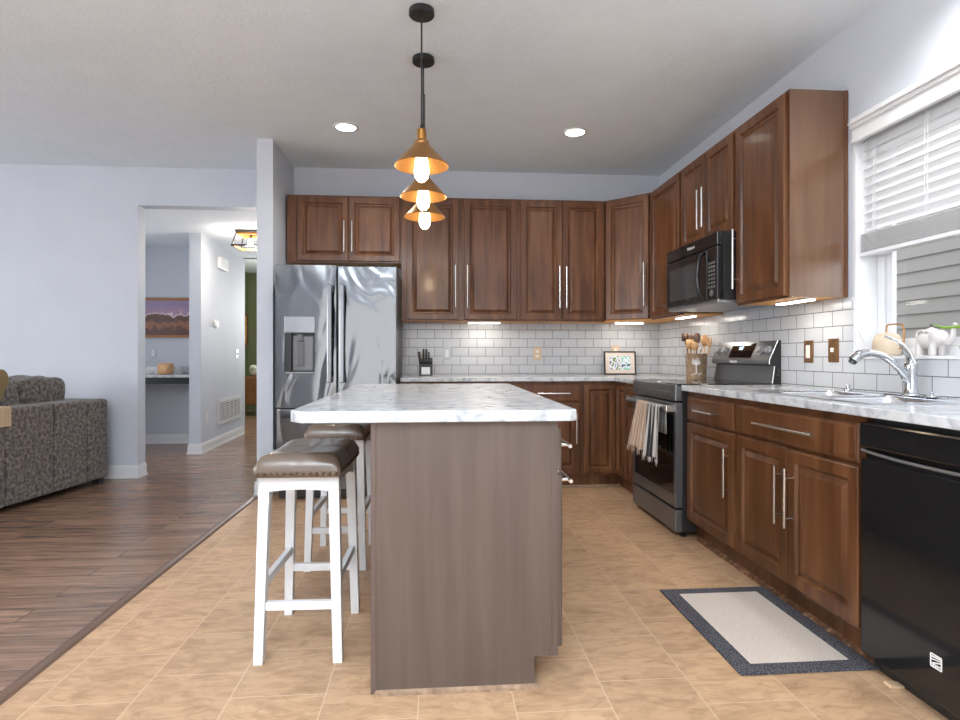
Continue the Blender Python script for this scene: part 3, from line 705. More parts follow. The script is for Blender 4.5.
# back panel: profile in (y,z)
bm = bmesh.new(); prism(bm, [(-.012, .90), (-.012, 1.180), (-.027, 1.183), (-.080, 1.062), (-.080, 1.040), (-.046, 1.028), (-.062, .922), (-.062, .90)], 0, .004, RW-.004); bg_ = obj('back_panel', bm, M['slate'], rg)
bm = bmesh.new(); prism(bm, [(-.010, .90), (-.010, 1.184), (-.028, 1.186), (-.083, 1.064), (-.083, 1.038), (-.050, 1.026), (-.065, .922), (-.065, .90)], 0, RW-.004, RW-.0005); obj('side_cap', bm, M['satinblack'], bg_)
bm = bmesh.new()
edge = [(-.028, 1.186), (-.083, 1.064), (-.083, 1.038)]
for (ya_, za), (yb, zb) in zip(edge, edge[1:]): cyl(bm, (RW-.002, ya_, za), (RW-.002, yb, zb), .0035, seg=8)
cyl(bm, (RW-.002, -.050, 1.026), (RW-.002, -.065, .922), .0035, seg=8); obj('edge_trim', bm, M['steel'], bg_)
sl = math.atan2(.053, .121)    # slope of the control face
def onface(x, h, off=0):       # h: 0 bottom .. 1 top of sloped control face
    y = -.080+.053*h; z = 1.062+.121*h; nx_ = Vector((0, -math.cos(sl), math.sin(sl))); return Vector((x, y, z))+nx_*off
bm = bmesh.new()
a, b_, c_, d_ = onface(.235, .12, .002), onface(.52, .12, .002), onface(.52, .88, .002), onface(.235, .88, .002)
vv = [bm.verts.new(p) for p in (a, b_, c_, d_)]; f = bm.faces.new(vv); r = bmesh.ops.extrude_face_region(bm, geom=[f]); 
for v in r['geom']:
    if isinstance(v, bmesh.types.BMVert): v.co += Vector((0, .004, -.002))
dp = obj('display', bm, M['blackglass'], bg_)
for x in (.07, .155, .60, .695):
    bm = bmesh.new(); p = onface(x, .52, 0); q = onface(x, .52, .022); cyl(bm, p, p+(q-p)*.3, .029, seg=24); cyl(bm, p, q, .024, .021, seg=24)
    obj('knob', bm, mat('knob_satin', (.42, .42, .43), .35, .6), bg_)
me = text_mesh('1:27', .032); o = obj('clock_digits', me, M['bluedisp'], dp); p = onface(.36, .62, .0035); o.matrix_local = Matrix.Translation(p) @ Matrix.Rotation(PI/2-sl, 4, 'X')
bm = bmesh.new(); box(bm, .30, .37, -.0805-.003, -.0975, 1.043, 1.058); obj('logo_plate', bm, M['label'], bg_)
# burner rings
bm = bmesh.new()
for x, y, r_ in ((.2, -.22, .085), (.2, -.50, .105), (.56, -.22, .085), (.56, -.50, .115)):
    lathe(bm, [(r_-.0015, .9222), (r_-.0015, .9228), (r_+.0015, .9228), (r_+.0015, .9222)], x, y, 0, 40)
obj('burner_rings', bm, M['greydark'], rg)

# ------------------------------------------------------------------ MICROWAVE
MF = XR-1.672; MW = .757
mw = thing('microwave', 'black over-the-range microwave between the wall cabinets', 'microwave', (XR, 4.101, 0), RZ)
obj('body', B((0, MW, -MF+.035, -.006, 1.428, 1.832)), M['satinblack'], mw)
obj('vent_grille', B((.001, MW-.001, -MF, -MF+.034, 1.750, 1.831, .005)), M['black'], mw)
d = obj('door', B((.001, MW-.135, -MF, -MF+.034, 1.428, 1.746, .006)), M['black'], mw)
obj('door_window', B((.06, MW-.24, -MF-.0015, -MF+.003, 1.470, 1.690, .002)), mat('tinted_window', (.045, .045, .05), .12), d)
bm = bmesh.new(); xx = MW-.165; tube(bm, [(xx, -MF+.003, 1.73), (xx, -MF-.03, 1.70), (xx, -MF-.045, 1.60), (xx, -MF-.032, 1.48), (xx, -MF+.003, 1.445)], .011, 12, 8); obj('handle', bm, M['black'], d, smooth=True)
cp = obj('control_panel', B((MW-.131, MW-.001, -MF, -MF+.034, 1.428, 1.746, .006)), M['black'], mw)
bm = bmesh.new()
for i in range(3):
    for k in range(7): box(bm, MW-.108+i*.030, MW-.088+i*.030, -MF-.001, -MF+.001, 1.500+k*.024, 1.514+k*.024)
obj('keypad', bm, mat('key_grey', (.16, .16, .165), .4), cp)
bm = bmesh.new(); box(bm, MW-.108, MW-.030, -MF-.001, -MF+.001, 1.685, 1.715); obj('display', bm, M['blackglass'], cp)
bm = bmesh.new(); cyl(bm, (MW-.068, -MF-.006, 1.468), (MW-.068, -MF+.001, 1.468), .020, seg=20); obj('dial_button', bm, mat('button_grey', (.20, .20, .20), .3, .4), cp)
obj('underside', B((.01, MW-.01, -MF+.01, -.02, 1.404, 1.4275, .004)), mat('mw_under', (.30, .30, .31), .35, .6), mw)
me = text_mesh('Whirlpool', .026); o = obj('logo', me, M['white_ink'], mw); o.location = (.40, -MF-.0006, 1.792); o.rotation_euler = (PI/2, 0, 0)

# ------------------------------------------------------------------ DISHWASHER
dw = thing('dishwasher', 'glossy black dishwasher at the right end of the cabinets', 'dishwasher', (XR, 1.932, 0), RZ); WD = .606; DF = .618
obj('body', B((.003, WD-.003, -DF+.05, -.02, .012, .872)), M['satinblack'], dw)
d = obj('door', B((.002, WD-.002, -DF, -DF+.05, .062, .735, .004), (.002, WD-.002, -DF+.02, -DF+.05, .735, .775)), M['black'], dw)
obj('control_panel', B((.002, WD-.002, -DF-.006, -DF+.05, .775, .862, .007)), M['black'], d)
bm = bmesh.new(); tube(bm, [(.012, -DF-.004, .765), (.15, -DF-.007, .757), (.30, -DF-.008, .755), (.45, -DF-.007, .757), (WD-.012, -DF-.004, .765)], .0055, 8, 6); obj('handle_lip', bm, mat('grey_lip', (.09, .09, .095), .2), d)
obj('toe_panel', B((.004, WD-.004, -DF+.055, -DF+.08, .0, .10)), M['satinblack'], dw)
# emblem: rounded square outline with slanted bars and a small word
bm = bmesh.new(); ex, ez, es = .31, .183, .0185; y0 = -DF-.0012; y1 = -DF+.0005
def bar(x0, z0, x1, z1, w=.0035):
    v = Vector((x1-x0, 0, z1-z0)); n_ = Vector((-v.z, 0, v.x)).normalized()*w/2
    A = [Vector((x0, 0, z0))+n_, Vector((x1, 0, z1))+n_, Vector((x1, 0, z1))-n_, Vector((x0, 0, z0))-n_]
    prism(bm, [(q.x, q.z) for q in A], 1, y0, y1)
for q in (((-1, -1), (1, -1)), ((1, -1), (1, 1)), ((1, 1), (-1, 1)), ((-1, 1), (-1, -1))): bar(ex+q[0][0]*es, ez+q[0][1]*es, ex+q[1][0]*es, ez+q[1][1]*es, .0042)
bar(ex-es, ez+.011, ex+es, ez+.014, .0042); bar(ex-es, ez+.002, ex+es*.9, ez+.008, .003); bar(ex-es*.6, ez-.007, ex+es, ez+.003, .0035); bar(ex-es, ez-.009, ex+es, ez-.0095, .002)
obj('emblem', bm, M['white_ink'], d)
me = text_mesh('SEARS', .010); o = obj('emblem_word', me, M['white_ink'], d); o.location = (ex, -DF-.0008, ez-.0145); o.rotation_euler = (PI/2, 0, 0)
bm = bmesh.new(); prism(bm, [(-.05, 0), (.03, 0), (.03, .009), (-.05, .003)], 0, -.016, .016)
o = obj('wooden_shim', bm, M['raw']); o.location = (XR-.578, 1.82, 0); o.rotation_euler = (0, 0, 1.5); tag(o, 'pale raw wooden shim wedge on the floor at the dishwasher foot', 'shim')

# ------------------------------------------------------------------ LIGHTS ON THE CEILING
def pendant(label, y, zr, canopy=True, cx=-.062):
    t = thing('pendant_lamp', label, 'lamp', (cx, y, zr), 0, 'cone pendants over the island')
    H = CH-zr
    if canopy:
        bm = bmesh.new(); lathe(bm, [(0, H-.001), (.060, H-.001), (.062, H-.006), (.062, H-.026), (.058, H-.030), (0, H-.030)]); obj('canopy', bm, M['satinblack'], t)
    bm = bmesh.new(); tube(bm, [(0, 0, .205), (0, 0, H-(.029 if canopy else .0005))], .0042 if canopy else .003, 8, 1, False); lathe(bm, [(.004, .205), (.010, .185), (.010, .172)], 0, 0, 0, 12); obj('cord', bm, M['satinblack'], t)
    bm = bmesh.new(); lathe(bm, [(0, .178), (.020, .178), (.022, .174), (.022, .128), (.019, .124), (.019, .118), (0, .118)]); obj('socket', bm, M['gold'], t)
    bm = bmesh.new(); lathe(bm, [(.0185, .119), (.034, .119), (.036, .112), (.036, .104), (.131, .002), (.1325, -.001), (.131, -.003), (.128, -.0005), (.034, .100), (.0185, .112), (.0185, .119)], seg=48); obj('shade', bm, M['shade'], t, smooth=False)
    bm = bmesh.new(); lathe(bm, [(.015, .116), (.018, .095), (.026, .05), (.034, .0), (.037, -.028), (.032, -.055), (.016, -.075), (0, -.079)], seg=24); obj('bulb', bm, M['bulb'], t, smooth=True)
    return t
pendant('brass cone pendant lamp nearest the camera, the largest of three', 2.85, 2.012)
pendant('middle brass cone pendant lamp, between the large and the small one', 3.31, 1.988)
pendant('rearmost brass cone pendant lamp, the lowest in view', 3.77, 1.982, canopy=False)
for y, z in ((2.85, 1.90), (3.31, 1.87), (3.77, 1.87)): point('pendant_glow', (-.062, y, z), 2.2, (1, .74, .45), .04)
for x, y, lb in ((-.648, 4.355, 'round recessed ceiling light left of the pendants'), (1.053, 4.32, 'round recessed ceiling light right of the pendants'),
                (1.72, 2.05, 'round recessed ceiling light over the sink, above the window')):
    t = thing('recessed_light', lb, 'light', (x, y, CH))
    bm = bmesh.new(); lathe(bm, [(.070, -.0005), (.092, -.0005), (.090, -.005), (.072, -.007), (.070, -.0005)], seg=36); obj('trim_ring', bm, M['white'], t, smooth=True)
    bm = bmesh.new(); lathe(bm, [(0, -.004), (.071, -.004), (.071, -.001), (0, -.001)], seg=36); obj('diffuser', bm, M['led'], t)
    l = bpy.data.lights.new('downlight', 'SPOT'); l.energy = 34 if x > 1.5 else 26; l.spot_size = 2.4; l.spot_blend = .8; l.shadow_soft_size = .07; l.color = (1, .98, .95)
    o = bpy.data.objects.new('downlight', l); C.objects.link(o); o.location = (x, y, CH-.02)
# under-cabinet light bars
for x, y, rz, L, lb in ((.44, D-.16, 0, .29, 'slim lit LED bar under the wall cabinet above the grey outlet'), (1.74, D-.21, 0, .26, 'slim lit LED bar under the diagonal corner cabinet'),
                        (XR-.20, 4.30, PI/2, .30, 'slim lit LED bar under the cabinet left of the microwave'), (XR-.17, 3.00, PI/2, .30, 'slim lit LED bar under the end cabinet by the window')):
    t = thing('cabinet_light', lb, 'light', (x, y, ZU0), rz, 'under-cabinet light bars')
    obj('housing', B((-L/2, L/2, -.024, .024, -.006, .0035, .002)), M['vinyl'], t)
    obj('diffuser', B((-L/2+.006, L/2-.006, -.019, .019, -.012, -.0055, .002)), M['ledstrip'], t)
    a = area('bar_glow', (x, y, ZU0-.02), (0, 0, rz), L, .04, .45, (1, .92, .80))
# hall lantern
t = thing('flush_lantern', 'square amber wood and black ceiling lantern in the hall', 'lantern', (-2.0, 6.55, 2.44), 0)
bm = bmesh.new(); box(bm, -.128, .128, -.128, .128, -.024, -.001, .002); obj('canopy', bm, M['satinblack'], t)
bm = bmesh.new(); a1, a2, zb_ = .112, .150, -.175
for sx in (-1, 1):
    for sy in (-1, 1): cyl(bm, (sx*a1, sy*a1, -.02), (sx*a2, sy*a2, zb_), .008, seg=4)
for z, a in ((zb_, a2),):
    for s in (-1, 1): box(bm, -a-.008, a+.008, s*a-.008, s*a+.008, z-.008, z+.008); box(bm, s*a-.008, s*a+.008, -a-.008, a+.008, z-.008, z+.008)
obj('cage', bm, M['satinblack'], t)
bm = bmesh.new()
for s in (-1, 1): box(bm, -a2+.01, a2-.01, s*(a2-.014)-.006, s*(a2-.014)+.006, zb_-.006, zb_+.012); box(bm, s*(a2-.014)-.006, s*(a2-.014)+.006, -a2+.01, a2-.01, zb_-.006, zb_+.012); box(bm, -.112, .112, s*.104-.006, s*.104+.006, -.05, -.024); box(bm, s*.104-.006, s*.104+.006, -.112, .112, -.05, -.024)
obj('wood_frame', bm, mat('amber_wood', (.60, .26, .05), .4), t)
bm = bmesh.new()
for k in range(4):
    c0 = Matrix.Rotation(k*PI/2, 3, 'Z'); vs_ = [bm.verts.new(c0 @ Vector(p)) for p in ((-a1+.006, -a1+.002, -.026), (a1-.006, -a1+.002, -.026), (a2-.008, -a2+.002, zb_+.01), (-a2+.008, -a2+.002, zb_+.01))]; bm.faces.new(vs_)
obj('glass', bm, M['glass'], t)
bm = bmesh.new(); cyl(bm, (0, 0, -.022), (0, 0, -.075), .018); obj('socket', bm, M['dspoon'], t)
bm = bmesh.new(); lathe(bm, [(.013, -.074), (.022, -.10), (.030, -.125), (.029, -.138), (.016, -.155), (0, -.158)], seg=20); obj('bulb', bm, M['bulb'], t, smooth=True)
point('lantern_glow', (-2.0, 6.55, 2.22), 14, (1, .90, .78), .05)

# ------------------------------------------------------------------ SOFA
sf = thing('sofa', 'grey-brown velvet sofa with its back to the kitchen, at the left edge', 'sofa', (-2.79, 5.26, 0), -.14)
# local: y runs from 0 (far end) to -L, back face at x=0, seat towards -x
L = 2.6
bm = bmesh.new()
for a_, b_ in ((-L, -2.02), (-2.015, -1.52), (-1.515, -1.02), (-1.015, -.60), (-.595, -.255)): box(bm, -.24, 0, a_, b_, .05, .725, .018, 3)
obj('back', bm, M['sofa'], sf, smooth=False)
bm = bmesh.new(); box(bm, -.98, 0, -.25, 0, .05, .722, .035, 4); obj('arm', bm, M['sofa'], sf)
obj('seat_base', B((-.98, -.242, -L, -.255, .05, .30, .01)), M['sofa'], sf)
for i, (a_, b_) in enumerate(((-1.38, -.27), (-2.5, -1.40))):
    bm = bmesh.new(); puff(bm, (-.62, (a_+b_)/2, .385), (.36, (b_-a_)/2, .095), .3); obj('seat_cushion', bm, M['sofa'], sf, smooth=True)
for i, (yc_, ln, zc, hh, x_, tilt) in enumerate(((-.42, .24, .68, .245, -.36, 0), (-1.02, .40, .66, .24, -.33, .10), (-1.85, .44, .62, .235, -.35, 0))):
    bm = bmesh.new(); puff(bm, (0, 0, 0), (.13, ln, hh), .42, seed=i, lump=.03); o = obj('back_cushion', bm, M['sofa'], sf, smooth=True); o.location = (x_, yc_, zc); o.rotation_euler = (tilt, .12, 0)
for y in (-.06, -L+.06):
    for x in (-.06, -.90): obj('foot', B((x-.03, x+.03, y-.03, y+.03, 0, .052)), M['satinblack'], sf)
bm = bmesh.new()
pts = [(-.262, .62), (-.262, .735), (-.245, .742), (.01, .742), (.022, .733), (.022, .605)]
prism(bm, pts+[(x+(-.008 if x > -.1 else .008), z-(.008 if z > .7 else 0)) for x, z in pts[::-1]], 1, -.26, .12)
for v in bm.verts: v.co.z += .0
o = obj('throw_blanket', bm, M['tan']); o.location = Vector((-2.79, 5.26, 0))+Matrix.Rotation(-.14, 3, 'Z') @ Vector((0, -1.12, 0)); o.rotation_euler = (0, 0, -.14)
tag(o, 'tan ribbed throw blanket folded over the sofa back', 'blanket')
bm = bmesh.new(); puff(bm, (0, 0, 0), (.05, .12, .12), .55); o = obj('throw_pillow', bm, M['mustard'], smooth=True); o.location = (-3.135, 4.43, .868); o.rotation_euler = (.15, 0, .1)
tag(o, 'olive gold throw pillow standing on the sofa behind the blanket', 'pillow')

# ------------------------------------------------------------------ RUG
bm = bmesh.new()
ctr = Vector((1.292, 2.265)); 
def rugring(hx, hy, z, wob=0): return [bm.verts.new((ctr.x+sx*hx, ctr.y+sy*hy, z)) for sx, sy in ((-1, -1), (1, -1), (1, 1), (-1, 1))]
rt = thing('kitchen_mat', 'beige woven floor mat with dark speckled border before the sink cabinet', 'mat', (1.29, 2.272, 0), 0)
o = obj('border', B((-.25, .25, -.36, .36, .001, .009, .003), ), M['rugdark'], rt); bm.free()
obj('centre', B((-.182, .182, -.30, .30, .0085, .0105, .001)), M['rugbeige'], rt)

# ------------------------------------------------------------------ SMALL THINGS ON THE COUNTERS
kb = thing('knife_block', 'black knife block with a silver front label beside the fridge', 'knife block', (-.075, D-.14, .914), 0)
bm = bmesh.new(); prism(bm, [(-.075, 0), (.055, 0), (.055, .155), (-.035, .125), (-.075, .10)], 0, -.058, .058); obj('block', bm, M['satinblack'], kb)
obj('label_plate', B((-.037, .037, -.0765, -.0745, .012, .075)), M['label'], kb)
ks = [(-.048, -.03, .165, .011), (-.022, .03, .19, .010), (.004, .03, .19, .010), (.026, .03, .165, .007), (-.046, .02, .15, .012), (.046, .02, .12, .007)]
kn = ['leftmost long black knife handle in the block', 'tall black knife handle second from the left in the block', 'tall black knife handle third from the left in the block', 'thin black knife handle right of the three tall ones in the block']
for i, (x, y, h_, r_) in enumerate(ks[:4]):
    bm = bmesh.new(); zb_ = .10 if i == 0 else .135; lean = -.012 if i == 0 else 0
    tube(bm, [(x, y-.03, zb_), (x+lean*.5, y, zb_+.05), (x+lean, y+.006, .914-.914+h_+.045)], [r_*.8, r_, r_*.9], 10, 4, flat=.7); o = obj('knife', bm, M['satinblack'], smooth=True); o.location = kb.location; tag(o, kn[i], 'knife', 'knives in the block')
for k in range(6):
    bm = bmesh.new(); x = -.046+k*.0184; box(bm, x-.006, x+.006, -.055, -.015, .108+.01, .150, .003); o = obj('steak_knife', bm, M['greydark']); o.location = kb.location
    tag(o, 'short black steak knife handle in the front row of the block', 'knife', 'steak knives in the block')
# outlets on the tiles
def plate(name, label, loc, rz, mp, mi, w=.074, h=.118, style='outlet'):
    t = thing(name, label, 'switch' if name == 'light_switch' else 'outlet', loc, rz)
    obj('cover_plate', B((-w/2, w/2, -.006, 0, -h/2, h/2, .002)), mp, t)
    if style == 'outlet': obj('receptacle', B((-.017, .017, -.009, -.005, -.034, .034, .004), ), mi, t)
    elif style == 'duplex': obj('receptacle', B((-.015, .015, -.009, -.005, .008, .036, .004), (-.015, .015, -.009, -.005, -.036, -.008, .004)), mi, t)
    elif style == 'toggle': obj('toggle', B((-.006, .006, -.018, -.005, -.008, .014, .002)), mi, t)
    elif style == 'twin': obj('toggle', B((-.017, .017, -.010, -.005, -.036, .036, .003)), mi, t)
    return t
yb = D-.0083; xw = XR-.0083
plate('wall_outlet', 'steel-framed white outlet on the tiles right of the knife block', (.114, yb, 1.108), 0, M['plategrey'], M['white'])
plate('wall_outlet', 'beige outlet on the back-wall tiles above the island top corner', (.945, yb, 1.105), 0, M['beige'], M['ivory'], style='duplex')
plate('wall_outlet', 'beige outlet on the tiles mostly hidden behind the framed photo', (1.678, yb, 1.122), 0, M['beige'], M['ivory'], style='duplex')
plate('light_switch', 'bronze plate with a white rocker on the tiles by the stove', (xw, 3.12, 1.113), RZ, M['bronze'], M['ivory'], w=.078, h=.125, style='twin')
plate('light_switch', 'bronze plate with a small toggle on the tiles by the window', (xw, 2.915, 1.118), RZ, M['bronze'], M['ivory'], w=.078, h=.125, style='toggle')
# framed photo leaning on the wall
pf = thing('photo_frame', 'black frame with two small snapshots leaning on the back-wall tiles', 'photo frame', (1.702, D-.075, .914), 0)
pf.rotation_euler = (-.10, .0, .0)
fw_, fh_ = .298, .215
obj('frame', B((-fw_/2, fw_/2, -.008, .008, .001, .012), (-fw_/2, fw_/2, -.008, .008, fh_-.010, fh_), (-fw_/2, -fw_/2+.012, -.008, .008, .012, fh_-.010), (fw_/2-.012, fw_/2, -.008, .008, .012, fh_-.010)), M['satinblack'], pf)
obj('mat_board', B((-fw_/2+.012, fw_/2-.012, -.002, .006, .012, fh_-.010)), mat('cream_mat', (.80, .70, .62), .7), pf)
def collage(name, stops, sc):
    return noise_mat(name, stops, nscale=sc, detail=1, rough=.3)
obj('snapshot', B((-.100, -.004, -.0035, -.001, .045, fh_-.042)), collage('snapshot_left', [(.36, (.05, .05, .09)), (.45, (.75, .78, .88)), (.55, (.8, .82, .9)), (.60, (.16, .28, .08))], 28), pf)
obj('snapshot', B((.004, .100, -.0035, -.001, .045, fh_-.042)), collage('snapshot_right', [(.38, (.25, .60, .50)), (.48, (.75, .88, .90)), (.56, (.80, .9, .92)), (.62, (.10, .13, .25))], 30), pf)
# crock with utensils
ck = thing('utensil_crock', 'brown crock with a white tree print beside the stove back panel', 'crock', (1.968, 4.262, .914))
bm = bmesh.new(); lathe(bm, [(0, 0), (.069, 0), (.071, .004), (.078, .188), (.078, .192), (.074, .192), (.067, .02), (0, .015)], seg=40); obj('vessel', bm, M['kraft'], ck, smooth=True)
# printed tree: strokes wrapped on the front of the crock
bm = bmesh.new(); ang0 = math.atan2(-4.25, -1.94)
def wrap(p):
    s_, z = p; r_ = .0716+.0070*z/.19; a = ang0+s_/r_; return Vector((r_*math.cos(a), r_*math.sin(a), z))
def stroke(p0, p1, w=.0035):
    P = [wrap((p0[0]+(p1[0]-p0[0])*k/4, p0[1]+(p1[1]-p0[1])*k/4)) for k in range(5)]; tube(bm, P, w/2, 6, 1, False)
stroke((0, .045), (0, .12), .009)
rr = random.Random(3)
for k in range(16):
    a = PI*(k+.5)/16; r1_ = .028+rr.random()*.012; stroke((0, .105), (r1_*math.cos(a), .115+r1_*math.sin(a)), .003)
for k in range(14): a = rr.uniform(.1, PI-.1); q = rr.uniform(.02, .045); x_, z_ = q*math.cos(a), .115+q*.9*math.sin(a); stroke((x_-.002, z_), (x_+.002, z_+.001), .006)
for k in range(6): stroke((-.03+.012*k, .038-.004*(k % 2)), (-.02+.012*k, .046), .004)
for k in range(34): x_ = rr.uniform(-.085, .085); z_ = rr.uniform(.02, .165); stroke((x_, z_), (x_+.004, z_+.002), .003)
obj('tree_print', bm, M['white_ink'], ck)
ut = [('wooden_spoon', 'tan wooden spoon with broad head at the right of the crock', 'wspoon', (.03, .01), (.060, .02), .290, (.030, .009, .044)),
      ('spatula', 'dark spatula leaning left in the crock, topmost at the left', 'dspoon', (-.02, .0), (-.080, .01), .315, (.025, .005, .030)),
      ('serving_spoon', 'dark round-headed spoon standing in the middle of the crock', 'dspoon', (.0, .02), (.005, .045), .310, (.026, .008, .042)),
      ('wooden_spatula', 'tan wooden spatula with a square head at the left of the crock', 'wspoon', (-.03, -.02), (-.048, -.03), .262, (.027, .005, .036)),
      ('wooden_fork', 'light wooden fork at the right rim of the crock, pointing up', 'wspoon', (.035, -.01), (.092, -.015), .275, (.020, .005, .034)),
      ('ladle', 'tan wooden ladle standing low at the front of the crock', 'wspoon', (-.01, -.035), (-.012, -.048), .245, (.027, .012, .034)),
      ('basting_spoon', 'dark narrow spoon at the back left of the crock', 'dspoon', (-.035, .02), (-.040, .04), .300, (.022, .007, .040))]
vx, vy = math.cos(ang0+PI/2), math.sin(ang0+PI/2)
for nm, lb, mt, b0, b1, hgt, hd in ut:
    sgn = 1
    def W_(p): return (p[0]*.915+p[1]*.40, -p[0]*.40+p[1]*.915)
    s0, s1 = W_(b0), W_(b1); bm = bmesh.new()
    tube(bm, [(s0[0], s0[1], .018), (s1[0], s1[1], hgt-hd[2])], .005, 8, 1, False)
    d_ = Vector((s1[0]-s0[0], s1[1]-s0[1], hgt-.018)).normalized()
    rot = d_.to_track_quat('Z', 'X').to_matrix()
    if nm in ('spatula', 'wooden_spatula'):
        r = bmesh.ops.create_cube(bm, size=1, matrix=Matrix.Translation((s1[0], s1[1], hgt)) @ Matrix.Rotation(-.41, 4, 'Z') @ Matrix.Diagonal((hd[0]*2, hd[1]*1.3, hd[2]*2, 1)))
        bmesh.ops.bevel(bm, geom=list({e for v in r['verts'] for e in v.link_edges}), offset=.003, segments=2, affect='EDGES')
    elif nm == 'wooden_fork':
        for k in (-1, 0, 1): tube(bm, [(s1[0]+k*.004, s1[1]-k*.002, hgt-.04), (s1[0]+k*.012, s1[1]-k*.005, hgt+.01), (s1[0]+k*.012, s1[1]-k*.005, hgt+.04)], [.005, .0045, .003], 6, 4)
    else: ell(bm, (s1[0], s1[1], hgt), hd, 16, Matrix.Rotation(-.41, 3, 'Z'))
    o = obj(nm, bm, M[mt], smooth=True); o.location = ck.location; tag(o, lb, 'utensil', 'utensils in the crock')
bm = bmesh.new()
for k in range(6):
    a = k*PI/6; ca, sa = math.cos(a)*.022, math.sin(a)*.022; tube(bm, [(.045, .02, .20), (.055+ca, .03+sa, .25), (.065+ca*.9, .032+sa*.9, .30), (.068, .032, .32), (.065-ca*.9, .032-sa*.9, .30), (.055-ca, .03-sa, .25), (.045, .02, .20)], .0013, 5, 4)
tube(bm, [(.02, .01, .03), (.045, .02, .20)], .005, 8, 1, False)
o = obj('wire_whisk', bm, M['steel'], smooth=True); o.location = ck.location; tag(o, 'metal wire whisk at the right back of the crock', 'whisk')
# dish towels on the oven handle
def towel(name, label, yc0, wdt, z_bot, m, seed, skew=0):
    """hangs on the oven handle; world coords. yc0 = centre on handle (world Y)"""
    rnd = random.Random(seed); hx = 1.387; hz = .772; R = .020
    bm = bmesh.new(); nu, rows = 40, []
    path = [(hx+R+.003, hz-.16), (hx+R+.001, hz-.08), (hx+R, hz)]+[(hx+R*math.cos(a), hz+R*math.sin(a)) for a in [PI*k/8 for k in range(1, 8)]]+[(hx-R, hz)]
    n2 = 16
    for k in range(1, n2+1): path.append((hx-R-.004*k/n2, hz-(hz-z_bot)*k/n2))
    uvl = bm.loops.layers.uv.new('UVMap'); ph = rnd.uniform(0, 6)
    for i, (x, z) in enumerate(path):
        drop = max(0, hz-z)/(hz-z_bot) if i > 8 else 0
        row = []
        for j_ in range(nu+1):
            u = j_/nu-.5; fl = 1+.28*drop
            amp = .003+.013*drop; off = amp*math.sin(u*2*PI*2.6+ph)+amp*.5*math.sin(u*2*PI*5.1+ph*2)
            row.append(bm.verts.new((x-(amp*1.4+off if i > 8 else 0), yc0+u*wdt*fl+skew*drop, z+(.006*math.sin(u*9+ph)*drop))))
        rows.append(row)
    for i in range(len(rows)-1):
        for j_ in range(nu):
            f = bm.faces.new((rows[i][j_], rows[i][j_+1], rows[i+1][j_+1], rows[i+1][j_]))
            for lp, (a_, b_) in zip(f.loops, ((j_, i), (j_+1, i), (j_+1, i+1), (j_, i+1))): lp[uvl].uv = (a_/nu, b_/len(rows))
    # fringe
    last = rows[-1]
    for j_ in range(0, nu+1, 1):
        v = last[j_].co; cyl(bm, v, v+Vector((0, (j_/nu-.5)*.006, -.028-.006*rnd.random())), .0014, .0008, seg=4)
    o = obj(name, bm, m, smooth=True); s_ = o.modifiers.new('s', 'SOLIDIFY'); s_.thickness = .002; tag(o, label, 'towel')
def stripe_mat(name, ca, cb, num, duty, fade=None):
    m, n, b = nt(name); L = n.links.new; uv = n.nodes.new('ShaderNodeUVMap'); sp = n.nodes.new('ShaderNodeSeparateXYZ'); L(uv.outputs[0], sp.inputs[0])
    mu = n.nodes.new('ShaderNodeMath'); mu.operation = 'MULTIPLY'; mu.inputs[1].default_value = num; L(sp.outputs[0], mu.inputs[0])
    fr_ = n.nodes.new('ShaderNodeMath'); fr_.operation = 'FRACT'; L(mu.outputs[0], fr_.inputs[0])
    gt = n.nodes.new('ShaderNodeMath'); gt.operation = 'GREATER_THAN'; gt.inputs[1].default_value = duty; L(fr_.outputs[0], gt.inputs[0])
    mx = n.nodes.new('ShaderNodeMix'); mx.data_type = 'RGBA'; mx.inputs[6].default_value = (*ca, 1); mx.inputs[7].default_value = (*cb, 1); L(gt.outputs[0], mx.inputs[0])
    L(mx.outputs[2], b.inputs['Base Color']); b.inputs['Roughness'].default_value = .9; return m
towel('dish_towel', 'beige finely striped fringed towel hanging at the left of the oven handle', 3.765, .19, .475, stripe_mat('beige_stripe', (.60, .46, .36), (.38, .27, .20), 17, .62), 1, .06)
towel('dish_towel', 'black and white striped fringed towel hanging on the oven handle', 3.565, .215, .46, stripe_mat('bw_stripe', (.62, .60, .57), (.025, .025, .03), 9, .5), 5, 0)

# things on the window ledge
lz = WZ0+.017
kt = thing('watering_pitcher', 'round cream ceramic pitcher with gold hoop handle on window ledge', 'pitcher', (2.152, 2.625, lz))
bm = bmesh.new(); lathe(bm, [(0, 0), (.048, 0), (.055, .004), (.0605, .03), (.060, .066), (.050, .096), (.026, .108), (0, .110)], seg=36); obj('vessel', bm, M['cream'], kt, smooth=True)
bm = bmesh.new(); tube(bm, [(.0, .005, .106), (.0, .004, .135), (.003, -.006, .146), (.016, -.058, .146), (.020, -.074, .134), (.020, -.077, .09), (.018, -.073, .045), (.012, -.056, .030)], .0035, 8, 6); obj('handle', bm, M['gold'], kt, smooth=True)
el = thing('elephant_teapot', 'white ceramic elephant-shaped teapot on the window ledge', 'teapot', (2.155, 2.375, lz), -PI/2)
